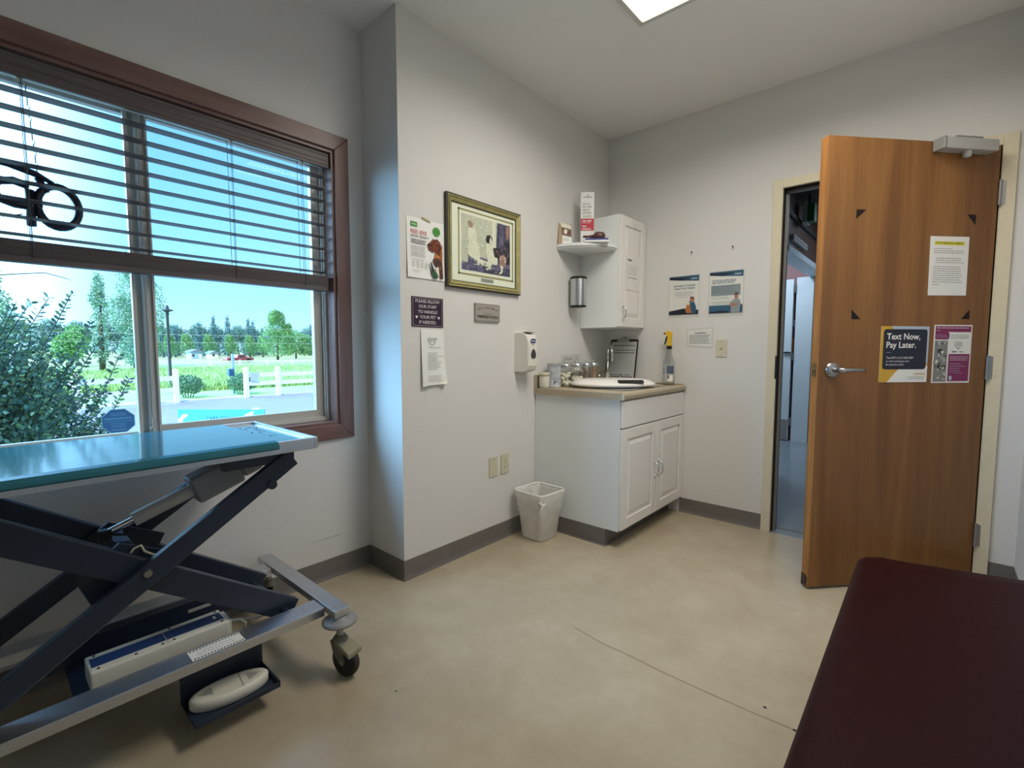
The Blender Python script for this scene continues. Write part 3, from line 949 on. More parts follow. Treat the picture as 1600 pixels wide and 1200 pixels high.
rq_ = random.Random(8)
for (a0, a1, c0, c1, cols, n) in ((0.60, 0.80, 0.54, 0.66, ['dog_brown', 'choc', 'dog_tan'], 50), (0.84, 0.92, 0.10, 0.60, ['dog_tan', 'dog_brown', 'choc'], 60), (0.74, 0.88, 0.44, 0.64, ['dog_brown', 'choc'], 40), (0.74, 0.90, 0.10, 0.36, ['choc', 'dog_brown', 'black'], 40)):
    for i in range(n):
        b.disc((a0 + rq_.random() * (a1 - a0)) * w, (c0 + rq_.random() * (c1 - c0)) * h, 0.0022, 0.0036, 0.0112 + i * 1e-6 if c0 < 0.4 else 0.0082 + i * 1e-6, rq_.choice(cols), 6)
fr([(0.60, 0.585), (0.645, 0.60), (0.66, 0.585), (0.62, 0.575)], 0.0090, 'black')
fr([(0.72, 0.20), (0.80, 0.24), (0.82, 0.08), (0.78, 0.02), (0.74, 0.08)], 0.0130, 'paper_warm')
fr([(0.57, 0.29), (0.60, 0.295), (0.72, 0.10), (0.75, 0.02), (0.66, 0.03), (0.62, 0.12)], 0.0130, 'ink')
fr([(0.60, 0.15), (0.74, 0.13), (0.80, 0.05), (0.66, 0.035)], 0.0140, 'green_dark')
pst = b.build('dog_poster', None, 'white RED EYE information poster with a brown dog, beside the framed picture', 'poster')
ORG[pst.name] = tuple(pst.location)
MB(PW(-1.892, 1.512)).prism([(0.09, 0.292), (0.145, 0.281), (0.147, 0.289), (0.094, 0.302)], 0.0025, 0.004, 'mat_gold').build('tape', pst)

# framed picture
M_ = PW(-1.652, 1.487)
w, h = 0.590, 0.485
pf = thing('framed_picture', (0.0, -1.36, 1.487), 'gilt framed print of a girl and a collie dog on the white wall', 'framed picture')
b = MB(M_)
O = [(0, 0), (w, 0), (w, h), (0, h)]
def ringp(a, c, za, zb, m):
    for k in range(4):
        def pt(i, d):
            x, y = O[i % 4]
            return (x + (d if x == 0 else -d), y + (d if y == 0 else -d))
        q = [pt(k, a), pt(k + 1, a), pt(k + 1, c), pt(k, c)]
        b.raw([(p[0], p[1], 0.001) for p in q] + [(q[0][0], q[0][1], za), (q[1][0], q[1][1], za), (q[2][0], q[2][1], zb), (q[3][0], q[3][1], zb)],
              [(3, 2, 1, 0), (4, 5, 6, 7)] + [(i, (i + 1) % 4, (i + 1) % 4 + 4, i + 4) for i in range(4)], m)
ringp(0, 0.008, 0.020, 0.024, 'frame_black'); ringp(0.008, 0.016, 0.024, 0.020, 'gold_frame'); ringp(0.016, 0.020, 0.019, 0.019, 'frame_black'); ringp(0.020, 0.036, 0.022, 0.015, 'gold_frame'); ringp(0.036, 0.041, 0.014, 0.012, 'frame_black')
b.build('frame', pf)
b = MB(M_)
b.box(0.038, w - 0.038, 0.038, h - 0.038, 0.001, 0.008, 'mat_cream')
gx0, gx1, gy0, gy1 = 0.088, w - 0.057, 0.077, 0.426
for (a0, a1, c0, c1) in ((gx0, gx1, gy0, gy0 + 0.010), (gx0, gx1, gy1 - 0.010, gy1), (gx0, gx0 + 0.010, gy0, gy1), (gx1 - 0.010, gx1, gy0, gy1)):
    b.rect(a0, a1, c0, c1, 0.0084, 'mat_gold')
b.build('picture_mount', pf)
b = MB(M_)
ix0, ix1, iy0, iy1 = 0.112, 0.503, 0.104, 0.401
b.box(ix0, ix1, iy0, iy1, 0.008, 0.0088, 'pic_wall')
def ip(pts, n, m):
    b.poly([(ix0 + p[0] * (ix1 - ix0), iy0 + p[1] * (iy1 - iy0)) for p in pts], 0.0088 + n * 0.00012, m)
ip([(0.68, 0.30), (0.72, 1), (1, 1), (1, 0.1), (0.68, 0.1)], 1, 'pic_dark')
ip([(0.60, 0.25), (0.61, 1), (0.68, 1), (0.70, 0.25)], 2, 'pic_cream')
ip([(0.76, 0.55), (0.78, 0.98), (0.84, 0.98), (0.86, 0.6)], 3, 'pic_violet')
ip([(0.90, 0.75), (0.91, 0.98), (0.99, 0.98), (0.99, 0.72)], 4, 'pic_rust')
ip([(0.86, 0.35), (0.88, 0.68), (1, 0.66), (1, 0.2), (0.9, 0.2)], 4, 'pic_black')
ip([(0, 0), (0, 0.12), (0.2, 0.17), (0.45, 0.12), (0.68, 0.2), (1, 0.24), (1, 0)], 5, 'pic_violet')
ip([(0.12, 0.12), (0.12, 0.33), (0.30, 0.28), (0.55, 0.26), (0.58, 0.14), (0.3, 0.13)], 6, 'pic_violet')
ip([(0.4, 0), (0.5, 0.10), (0.8, 0.08), (1, 0.15), (1, 0)], 7, 'pic_dark')
ip([(0.30, 0.16), (0.31, 0.26), (0.40, 0.24), (0.52, 0.22), (0.58, 0.12), (0.36, 0.12)], 8, 'pic_cream')
# girl in a long white dress
ip([(0.115, 0.30), (0.15, 0.26), (0.36, 0.18), (0.35, 0.34), (0.30, 0.56), (0.28, 0.72), (0.25, 0.78), (0.17, 0.78), (0.12, 0.68), (0.14, 0.56)], 10, 'pic_cream')
ip([(0.11, 0.68), (0.13, 0.76), (0.17, 0.79), (0.16, 0.62), (0.13, 0.58)], 11, 'pic_cream')
b.disc(ix0 + 0.175 * 0.391, iy0 + 0.835 * 0.297, 0.017, 0.017, 0.0104, 'pic_rust', 12)
b.disc(ix0 + 0.165 * 0.391, iy0 + 0.855 * 0.297, 0.019, 0.015, 0.0103, 'mat_gold', 12)
b.disc(ix0 + 0.23 * 0.391, iy0 + 0.70 * 0.297, 0.020, 0.026, 0.0105, 'pic_cream', 12)
# kitten
ip([(0.24, 0.13), (0.30, 0.155), (0.31, 0.24), (0.36, 0.24), (0.37, 0.15), (0.33, 0.12)], 14, 'pic_cream')
# collie
ip([(0.47, 0.62), (0.50, 0.71), (0.56, 0.73), (0.61, 0.68), (0.61, 0.60), (0.55, 0.56), (0.50, 0.57)], 15, 'pic_black')
ip([(0.54, 0.60), (0.57, 0.70), (0.60, 0.64), (0.60, 0.58), (0.57, 0.56)], 16, 'pic_cream')
ip([(0.47, 0.36), (0.48, 0.56), (0.55, 0.57), (0.62, 0.52), (0.66, 0.34), (0.60, 0.22), (0.55, 0.20)], 16, 'pic_cream')
ip([(0.50, 0.28), (0.53, 0.12), (0.47, 0.07), (0.49, 0.055), (0.57, 0.075), (0.60, 0.26)], 17, 'pic_cream')
ip([(0.62, 0.50), (0.74, 0.52), (0.86, 0.48), (0.91, 0.40), (0.88, 0.28), (0.78, 0.28), (0.66, 0.30)], 17, 'pic_black')
ip([(0.60, 0.20), (0.62, 0.34), (0.72, 0.32), (0.72, 0.20), (0.66, 0.18)], 18, 'pic_cream')
ip([(0.76, 0.18), (0.76, 0.36), (0.86, 0.42), (0.92, 0.34), (0.90, 0.20), (0.84, 0.16)], 18, 'pic_rust')
ip([(0.78, 0.20), (0.79, 0.08), (0.745, 0.03), (0.78, 0.02), (0.83, 0.06), (0.84, 0.18)], 19, 'pic_cream')
rp_ = random.Random(33)
def strokes(region, n, cols, rx, ry, lvl):
    for i in range(n):
        u_ = region[0] + rp_.random() * (region[1] - region[0]); v_ = region[2] + rp_.random() * (region[3] - region[2])
        b.disc(ix0 + u_ * (ix1 - ix0), iy0 + v_ * (iy1 - iy0), rx * rp_.uniform(0.5, 1.2), ry * rp_.uniform(0.5, 1.2), 0.0088 + lvl * 0.00012 + i * 1e-6, rp_.choice(cols), 7)
strokes((0.02, 0.98, 0.02, 0.16), 120, ['pic_dark', 'pic_violet', 'pic_violet', 'pic_black', 'pic_green'], 0.007, 0.0022, 20)
strokes((0.72, 0.98, 0.30, 0.98), 90, ['pic_dark', 'pic_violet', 'pic_black', 'pic_rust'], 0.0025, 0.013, 9.2)
strokes((0.04, 0.58, 0.35, 0.97), 60, ['pic_green', 'pic_cream', 'pic_wall'], 0.008, 0.004, 9.0)
strokes((0.16, 0.32, 0.20, 0.70), 40, ['pic_wall', 'pic_cream', 'mat_cream'], 0.0022, 0.009, 13)
strokes((0.63, 0.86, 0.36, 0.48), 36, ['pic_black', 'pic_rust', 'pic_violet', 'choc'], 0.006, 0.003, 17.6)
strokes((0.78, 0.90, 0.22, 0.38), 26, ['pic_rust', 'pic_cream', 'choc'], 0.004, 0.005, 19.5)
strokes((0.49, 0.60, 0.28, 0.52), 26, ['pic_cream', 'pic_wall', 'mat_cream'], 0.003, 0.006, 17.5)
strokes((0.12, 0.24, 0.78, 0.88), 14, ['pic_cream', 'mat_gold', 'pic_rust'], 0.004, 0.003, 14)
strokes((0.48, 0.55, 0.60, 0.70), 12, ['choc', 'pic_black', 'dog_brown'], 0.003, 0.003, 16.5)
strokes((0.13, 0.50, 0.14, 0.28), 40, ['pic_violet', 'pic_dark', 'pic_green'], 0.005, 0.003, 8.4)
b.build('print', pf)
MB(M_).box(0.26, 0.36, 0.052, 0.072, 0.008, 0.0095, 'plaque').lines(0.275, 0.345, 0.060, 0.0098, 'ink', 1, seed=9) .build('name_plate', pf)
MB(M_).box(0.04, w - 0.04, 0.04, h - 0.04, 0.0115, 0.0125, 'glass').build('glazing', pf)

# purple engraved notice
b = MB(PW(-1.869, 1.272))
w, h = 0.201, 0.149
b.box(0, w, 0, h, 0.0005, 0.003, 'plum')
for (a0, a1, c0, c1) in ((0.007, w - 0.007, 0.006, 0.0075), (0.007, w - 0.007, h - 0.0075, h - 0.006), (0.007, 0.0085, 0.006, h - 0.006), (w - 0.0085, w - 0.007, 0.006, h - 0.006)):
    b.rect(a0, a1, c0, c1, 0.0034, 'lgrey')
for k, (s_, ww) in enumerate((('PLEASE ALLOW', 0.168), ('OUR STAFF', 0.122), ('TO HANDLE', 0.122), ('YOUR PET', 0.108), ('IF NEEDED.', 0.118))):
    b.text(s_, w / 2, 0.121 - k * 0.0262, 0.0160, 0.0036, 'paper', align='c', maxw=ww, bold=-0.004)
for cx in (0.030, w - 0.030):
    b.disc(cx, 0.047, 0.0055, 0.0048, 0.0036, 'paper', 12)
    for a in (-0.006, -0.002, 0.002, 0.006):
        b.disc(cx + a, 0.0535 - abs(a) * 0.35, 0.0018, 0.0024, 0.0037, 'paper', 8)
b.build('wall_sign', None, 'purple engraved sign with white words and paw prints below the dog poster', 'wall sign')

# stapled white letter under it, fold standing off the wall
b = MB(PW(-1.815, 0.968))
b.raw([(0, 0, 0.016), (0.030, 0.006, 0.018), (0.025, 0.292, 0.006), (0.0, 0.294, 0.003)], [(0, 1, 2, 3)], 'paper')
b.raw([(0.028, 0.008, 0.018), (0.10, 0.009, 0.012), (0.163, 0.028, 0.014), (0.152, 0.15, 0.004), (0.150, 0.292, 0.003), (0.08, 0.292, 0.003), (0.024, 0.292, 0.006)], [(0, 1, 2, 3, 4, 5, 6)], 'paper')
b.raw([(0.10, 0.009, 0.012), (0.150, 0.012, 0.028), (0.163, 0.028, 0.014)], [(0, 1, 2)], 'paper_warm')
b.raw([(0, 0, 0.0006), (0.155, 0.01, 0.0006), (0.150, 0.292, 0.0006), (0, 0.294, 0.0006)], [(0, 1, 2, 3)], 'paper')
NN = 0.0195
b.text('ckyvet', 0.034, 0.238, 0.017, NN - 0.005, 'ink', maxw=0.075)
b.tube([(0.065 + 0.019 * math.cos(t), 0.236 + 0.022 * math.sin(t), NN - 0.005) for t in [PI + PI * i / 12 for i in range(13)]], 0.0013, 'green_dark', seg=5)
b.lines(0.034, 0.122, 0.199, NN - 0.003, 'ink', 1, seed=51)
b.lines(0.034, 0.132, 0.172, NN - 0.002, 'ink', 10, 0.0092, seed=52, rag=0.4)
b.lines(0.034, 0.140, 0.054, NN, 'ink', 4, 0.009, seed=53, rag=0.3)
b.build('letter', None, 'white printed letter hanging folded below the purple sign', 'paper letter')

# small plaque
b = MB(PW(-1.441, 1.318))
b.box(0, 0.2, 0, 0.1, 0.0005, 0.012, 'plaque')
for (a0, a1, c0, c1) in ((0.004, 0.196, 0.004, 0.0055), (0.004, 0.196, 0.0945, 0.096), (0.004, 0.0055, 0.004, 0.096), (0.1945, 0.196, 0.004, 0.096)):
    b.rect(a0, a1, c0, c1, 0.0124, 'ink_soft')
s_ = 'This is the home of'
for i, ch in enumerate(s_):
    t = (i - 9) / 9.0
    x = 0.1 + t * 0.078; y = 0.074 - 0.014 * t * t
    if ch != ' ':
        b.text(ch, x, y, 0.012, 0.0126, 'ink', align='c', bold=0.01)
b.text('PAMPERED POOCH', 0.1, 0.018, 0.017, 0.0126, 'ink', align='c', maxw=0.168, bold=0.03)
for cx in (0.078, 0.1, 0.122):
    b.disc(cx, 0.046, 0.0035, 0.006, 0.0126, 'ink_soft', 8)
b.build('plaque', None, 'small grey wooden PAMPERED POOCH plaque under the framed picture', 'plaque', bevel=0.001)

# hand sanitiser dispenser
dp = thing('soap_dispenser', (0.0, -1.038, 1.02), 'white wall mounted hand sanitiser dispenser beside the worktop', 'soap dispenser')
b = MB()
prof = [(0.0, 1.265), (0.050, 1.262), (0.082, 1.250), (0.098, 1.215), (0.104, 1.14), (0.102, 1.06), (0.088, 1.030), (0.055, 1.020), (0.0, 1.020)]
rows = []
for (x, z) in prof:
    k = x / 0.104; inset = 0.003 + 0.018 * k * k
    rows.append([(x, -1.101 + inset, z), (x, -0.975 - inset, z)])
vs = [p for rw in rows for p in rw]
fs_ = [(2 * i, 2 * i + 1, 2 * i + 3, 2 * i + 2) for i in range(len(prof) - 1)]
fs_.append(tuple(2 * i for i in range(len(prof)))); fs_.append(tuple(2 * i + 1 for i in range(len(prof) - 1, -1, -1)))
b.raw(vs, fs_, 'white_plastic')
b.build('housing', dp, bevel=0.008, bseg=3)
MD2 = PW(-1.101, 1.02, 0.1015)
b = MB(MD2)
b.poly([(0.063 + 0.024 * math.cos(t) * (1 - 0.30 * math.sin(t)), 0.112 + 0.030 * math.sin(t)) for t in [2 * PI * i / 20 for i in range(20)]], 0.0035, 'dark_grey')
b.build('level_window', dp)
b = MB(MD2)
b.poly(rrect(0.040, 0.086, 0.178, 0.204, 0.008), 0.0015, 'blue_strip').text('PURELL', 0.063, 0.186, 0.009, 0.002, 'paper', align='c', bold=0.02, maxw=0.036)
b.lines(0.052, 0.074, 0.166, 0.0015, 'blue_strip', 1, seed=3, th=0.004)
b.build('logo', dp)
MB().box(0.04, 0.085, -1.075, -1.0, 1.2615, 1.2655, 'grey').build('key_slot', dp)

# wall plates
def plate(M, w, h, m, name, label, cat, kind_):
    b = MB(M)
    b.prism(rrect(0, w, 0, h, 0.004), 0.0005, 0.006, m)
    o = b.build(name, None, label, cat, 'wall plates beside the waste bin' if kind_ != 'switch' else None, bevel=0.0015)
    ORG[o.name] = tuple(o.location)
    c = MB(M)
    if kind_ == 'blank':
        for q in (0.012, h - 0.012):
            MB(M).cyl((w / 2, q, 0.006), (w / 2, q, 0.0075), 0.003, None, 'grey', 10).build('screw', o)
    elif kind_ == 'outlet':
        for q in (h * 0.32, h * 0.68):
            d = MB(M)
            d.disc(w / 2, q, 0.016, 0.014, 0.0072, m, 20)
            d.raw([(w / 2 + 0.016 * math.cos(t), q + 0.014 * math.sin(t), 0.006) for t in [2 * PI * i / 20 for i in range(20)]] + [(w / 2 + 0.016 * math.cos(t), q + 0.014 * math.sin(t), 0.0072) for t in [2 * PI * i / 20 for i in range(20)]], [(i, (i + 1) % 20, 20 + (i + 1) % 20, 20 + i) for i in range(20)], m)
            for sx_ in (-0.006, 0.006):
                d.rect(w / 2 + sx_ - 0.0012, w / 2 + sx_ + 0.0012, q - 0.001, q + 0.008, 0.0075, 'ink')
            d.disc(w / 2, q - 0.007, 0.0025, 0.0025, 0.0075, 'ink', 8)
            d.build('socket', o)
        c.cyl((w / 2, h / 2, 0.006), (w / 2, h / 2, 0.0078), 0.0028, None, 'grey', 10)
        c.build('screw', o)
    else:
        c.box(w / 2 - 0.006, w / 2 + 0.006, h / 2 - 0.012, h / 2 + 0.012, 0.006, 0.008, m)
        c.hexa([(w / 2 - 0.004, h / 2 - 0.002, 0.008), (w / 2 + 0.004, h / 2 - 0.002, 0.008), (w / 2 + 0.004, h / 2 + 0.006, 0.008), (w / 2 - 0.004, h / 2 + 0.006, 0.008)],
               [(w / 2 - 0.003, h / 2 + 0.005, 0.02), (w / 2 + 0.003, h / 2 + 0.005, 0.02), (w / 2 + 0.003, h / 2 + 0.009, 0.018), (w / 2 - 0.003, h / 2 + 0.009, 0.018)], 'white_plastic')
        c.build('toggle', o)
        for q in (0.014, h - 0.014):
            MB(M).cyl((w / 2, q, 0.006), (w / 2, q, 0.0075), 0.003, None, 'grey', 10).build('screw', o)
    return o
plate(PW(-1.325, 0.402), 0.072, 0.118, 'ivory', 'outlet_plate', 'blank ivory cover plate low on the wall, the one farther from the bin', 'wall plate', 'blank')
plate(PW(-1.224, 0.404), 0.072, 0.118, 'ivory', 'outlet_plate', 'ivory twin socket plate low on the wall, the one nearer the bin', 'wall plate', 'outlet')
# ================================================================== THINGS ON THE DOOR WALL (u = +x, v = up, n = into the room)
def BW(x, z, y=0.0):
    return frame((x, y, z), (1, 0, 0))
plate(BW(0.841, 1.110), 0.071, 0.116, 'ivory', 'light_switch', 'ivory light switch on the wall beside the door frame', 'light switch', 'switch')
for k, (x, z) in enumerate(((0.662, 1.819), (0.928, 1.821))):
    b = MB(BW(x, z)); b.cyl((0, 0, 0), (0.002, 0.004, 0.016), 0.0022, 0.0022, 'black', 8).cyl((0.002, 0.004, 0.016), (0.0022, 0.0045, 0.018), 0.0055, 0.005, 'black', 10)
    b.build('nail', None, ['small dark nail in the wall above the QR style feedback poster', 'small dark nail in the wall above the poster of a person with crossed arms'][k].replace('QR style ', ''), 'nail', 'bare nails in the wall')

def fig_poster(M, w, h, name, label, second):
    b = MB(M)
    b.box(0, w, 0, h, 0.0008, 0.0018, 'paper')
    b.poly([(0, h), (w, h), (w, h - 0.040), (0.4 * w, h - 0.030), (0, h - 0.020)], 0.0022, 'steel_blue')
    b.poly([(0, h - 0.004), (0.75 * w, h - 0.014), (0.4 * w, h - 0.030), (0, h - 0.020)], 0.0024, 'navy')
    b.lines(w - 0.052, w - 0.012, h - 0.027, 0.0026, 'pale_blue', 1, th=0.010, rag=0, seed=60)
    if not second:
        b.text('WE WANT TO KNOW', 0.52 * w, h - 0.073, 0.012, 0.0024, 'steel_blue', align='c', maxw=0.75 * w, bold=0.03)
        b.text('WHAT YOU THINK!', 0.52 * w, h - 0.092, 0.012, 0.0024, 'steel_blue', align='c', maxw=0.70 * w, bold=0.03)
        b.lines(0.2 * w, 0.85 * w, h - 0.112, 0.0024, 'ink_soft', 4, 0.0075, seed=61)
        b.rect(0.58 * w, 0.60 * w, h - 0.2, h - 0.199, 0.0024, 'paper').lines(0.3 * w, 0.72 * w, h - 0.146, 0.0024, 'ink', 1, seed=62)
        b.poly([(0, 0), (0, 0.026), (0.5 * w, 0.042), (w, 0.03), (w, 0)], 0.0022, 'navy')
        # person with a dog in the arms
        b.poly([(0.60 * w, 0.008), (0.62 * w, 0.065), (0.70 * w, 0.092), (0.86 * w, 0.085), (0.93 * w, 0.05), (0.92 * w, 0.005)], 0.0026, 'steel_blue')
        b.disc(0.79 * w, 0.100, 0.016, 0.019, 0.0028, 'skin', 14)
        b.poly([(0.71 * w, 0.105), (0.74 * w, 0.122), (0.84 * w, 0.120), (0.87 * w, 0.100), (0.80 * w, 0.112)], 0.0030, 'dog_brown')
        b.poly([(0.57 * w, 0.03), (0.62 * w, 0.075), (0.72 * w, 0.07), (0.76 * w, 0.03), (0.80 * w, 0.008), (0.60 * w, 0.012)], 0.0031, 'dog_tan')
        b.disc(0.66 * w, 0.075, 0.013, 0.012, 0.0033, 'pic_cream', 10)
    else:
        b.lines(0.08 * w, 0.85 * w, h - 0.058, 0.0024, 'steel_blue', 3, 0.0095, 0.004, seed=63)
        b.rect(0.05 * w, 0.93 * w, h - 0.158, h - 0.088, 0.0022, 'poster_grey')
        b.lines(0.08 * w, 0.90 * w, h - 0.098, 0.0025, 'steel_blue', 6, 0.0088, seed=64, rag=0.25)
        b.lines(0.08 * w, 0.62 * w, h - 0.170, 0.0025, 'ink_soft', 2, 0.0075, seed=65)
        b.lines(0.08 * w, 0.72 * w, h - 0.198, 0.0025, 'ink_soft', 3, 0.0075, seed=66)
        b.rect(0, w, 0.0, 0.052, 0.0022, 'steel_blue')
        b.poly([(0.0, 0.006), (0.35 * w, 0.018), (0.6 * w, 0.012), (0.6 * w, 0), (0, 0)], 0.0024, 'navy')
        b.poly([(0.66 * w, 0), (0.66 * w, 0.045), (0.61 * w, 0.052), (0.66 * w, 0.072), (0.76 * w, 0.092), (0.90 * w, 0.088), (0.95 * w, 0.06), (0.92 * w, 0)], 0.0027, 'poster_grey')
        b.poly([(0.62 * w, 0.046), (0.66 * w, 0.062), (0.84 * w, 0.062), (0.86 * w, 0.05), (0.70 * w, 0.040)], 0.0029, 'skin')
        b.disc(0.815 * w, 0.106, 0.0125, 0.017, 0.0029, 'skin', 14)
        b.poly([(0.755 * w, 0.112), (0.77 * w, 0.128), (0.86 * w, 0.128), (0.875 * w, 0.112), (0.815 * w, 0.119)], 0.0031, 'choc')
    o = b.build(name, None, label, 'poster', 'laminated posters beside the door')
    ORG[o.name] = tuple(o.location)
    l = MB(M).box(-0.006, w + 0.008, -0.022, h + 0.005, 0.0035, 0.0042, 'laminate')
    l.build('laminate', o)
    return o
fig_poster(BW(0.508, 1.402), 0.207, 0.266, 'wall_poster', 'laminated white poster with a person hugging a dog, nearer the wall cabinet', False)
fig_poster(BW(0.787, 1.400), 0.211, 0.272, 'wall_poster', 'laminated white and blue poster of a person with crossed arms, nearer the door', True)
b = MB(BW(0.652, 1.176))
b.prism([(0.0, 0.012), (0.16, 0.0), (0.158, 0.126), (-0.004, 0.112)], 0.0006, 0.0014, 'paper')
b.lines(0.045, 0.125, 0.093, 0.002, 'ink', 1, th=0.005, seed=71)
b.lines(0.008, 0.15, 0.078, 0.002, 'ink', 6, 0.0105, 0.0032, seed=72, rag=0.15)
o = b.build('notice', None, 'small laminated text note above the worktop, beside the light switch', 'paper notice')
ORG[o.name] = tuple(o.location)
MB(BW(0.652, 1.176)).prism([(-0.008, 0.004), (0.168, -0.01), (0.166, 0.136), (-0.012, 0.12)], 0.003, 0.0036, 'laminate').build('laminate', o)

# ================================================================== BASE CABINET
CK, CWD, CT = 0.615, 0.89, 0.91
bc = thing('base_cabinet', (CK / 2, -CWD / 2, 0), 'white sink cabinet with two panelled doors standing in the corner', 'cabinet')
b = MB()
b.box(0.002, CK, -CWD, -CWD + 0.018, 0.102, CT - 0.038, 'white_lam')
b.box(0.002, CK - 0.085, -CWD + 0.0, -CWD + 0.018, 0.0, 0.102, 'white_lam')
b.box(0.002, CK, -0.020, -0.002, 0.102, CT - 0.038, 'white_lam')
b.box(0.002, CK, -CWD + 0.018, -0.02, 0.102, 0.12, 'white_lam')
b.box(0.002, 0.02, -CWD + 0.018, -0.02, 0.12, CT - 0.038, 'white_lam')
b.box(CK - 0.02, CK, -CWD + 0.018, -0.02, CT - 0.06, CT - 0.038, 'white_lam').box(CK - 0.02, CK, -CWD + 0.018, -0.02, 0.66, 0.70, 'white_lam')
b.box(CK - 0.105, CK - 0.085, -CWD + 0.018, -0.004, 0.0, 0.102, 'dark_grey')
b.build('carcass', bc, bevel=0.001)
b = MB()
b.box(0.004, CK - 0.082, -CWD - 0.003, -CWD, 0.0, 0.101, 'baseboard').box(CK - 0.085, CK - 0.082, -CWD, -0.004, 0.0, 0.101, 'baseboard')
b.box(0.012, CK - 0.073, -CWD - 0.010, -CWD - 0.003, 0.0, 0.006, 'baseboard').box(CK - 0.082, CK - 0.073, -CWD - 0.003, -0.004, 0.0, 0.006, 'baseboard')
b.build('plinth', bc)
def panel_door(x, y0, y1, z0, z1, parent, name='door', arch=False):
    """front facing +x, raised centre panel"""
    b = MB()
    t = 0.019; st = 0.062
    b.box(x, x + t * 0.55, y0, y1, z0, z1, 'white_gloss')
    for q in ((y0, y0 + st, z0, z1), (y1 - st, y1, z0, z1), (y0 + st, y1 - st, z0, z0 + st), (y0 + st, y1 - st, z1 - st, z1)):
        b.box(x + t * 0.55, x + t, *q, 'white_gloss')
    a, c, d, e = y0 + st + 0.010, y1 - st - 0.010, z0 + st + 0.010, z1 - st - 0.010
    i = 0.024
    b.raw([(x + t * 0.56, a, d), (x + t * 0.56, c, d), (x + t * 0.56, c, e), (x + t * 0.56, a, e), (x + t * 0.95, a + i, d + i), (x + t * 0.95, c - i, d + i), (x + t * 0.95, c - i, e - i), (x + t * 0.95, a + i, e - i)],
          [(4, 5, 6, 7), (0, 1, 5, 4), (1, 2, 6, 5), (2, 3, 7, 6), (3, 0, 4, 7)], 'white_gloss')
    return b.build(name, parent, bevel=0.003)
def pull(x, y, z, parent, hh=0.045):
    b = MB()
    b.tube([(x, y, z + hh), (x + 0.014, y, z + hh * 0.9), (x + 0.026, y, z + hh * 0.6), (x + 0.028, y, z), (x + 0.026, y, z - hh * 0.6), (x + 0.014, y, z - hh * 0.9), (x, y, z - hh)], 0.0045, 'chrome', seg=8)
    for s_ in (-1, 1):
        b.tube([(x + 0.003, y, z + s_ * hh * 0.8), (x + 0.003, y, z + s_ * hh * 1.35)], [0.006, 0.003], 'chrome', seg=8)
    return b.build('handle', parent)
MB().box(CK + 0.001, CK + 0.020, -CWD + 0.004, -0.006, 0.708, CT - 0.046, 'white_gloss').build('drawer_front', bc, bevel=0.004)
ymid = -0.432
d1 = panel_door(CK + 0.001, -CWD + 0.004, ymid - 0.002, 0.112, 0.702, bc)
d2 = panel_door(CK + 0.001, ymid + 0.002, -0.006, 0.112, 0.702, bc)
pull(CK + 0.020, ymid - 0.032, 0.395, d1)
pull(CK + 0.020, ymid + 0.032, 0.395, d2)

# worktop with rolled front edge and backsplash
wt = thing('worktop', (0.31, -0.45, CT - 0.038), 'beige speckled laminate worktop with rolled front edge and low upstand', 'worktop')
b = MB()
xs_ = [(0.002, CT - 0.038), (0.637, CT - 0.038), (0.645, CT - 0.030), (0.648, CT - 0.014), (0.644, CT - 0.002), (0.632, CT + 0.003), (0.618, CT), (0.002, CT)]
b.prism([(p[0], p[1]) for p in xs_], 0, 0, 'counter', axis='z') if False else None
n_ = len(xs_)
vs = [(p[0], -0.905, p[1]) for p in xs_] + [(p[0], -0.002, p[1]) for p in xs_]
b.raw(vs, [tuple(range(n_)), tuple(range(2 * n_ - 1, n_ - 1, -1))] + [(i, i + n_, (i + 1) % n_ + n_, (i + 1) % n_) for i in range(n_)], 'counter')
b.build('top', wt)
MB().box(0.002, 0.020, -0.905, -0.022, CT, CT + 0.085, 'counter').box(0.002, 0.632, -0.020, -0.002, CT + 0.0005, CT + 0.010, 'counter').build('upstand', wt, bevel=0.003)
MB().box(0.636, 0.650, -0.9065, -0.905, CT - 0.036, CT - 0.004, 'cream').build('end_cap', wt)
# stainless sink rim
b = MB()
ringpts = rrect(0.09, 0.57, -0.72, -0.20, 0.05, 6); inn = rrect(0.13, 0.53, -0.68, -0.26, 0.05, 6)
n_ = len(ringpts)
b.raw([(p[0], p[1], CT + 0.0035) for p in ringpts] + [(p[0], p[1], CT + 0.003) for p in inn] + [(p[0] * 0.96 + 0.013, p[1] * 0.96 - 0.018, CT + 0.0008) for p in inn],
      [(i, (i + 1) % n_, (i + 1) % n_ + n_, i + n_) for i in range(n_)] + [(i + n_, (i + 1) % n_ + n_, (i + 1) % n_ + 2 * n_, i + 2 * n_) for i in range(n_)] + [tuple(range(2 * n_, 3 * n_))], 'steel')
b.build('sink', wt)
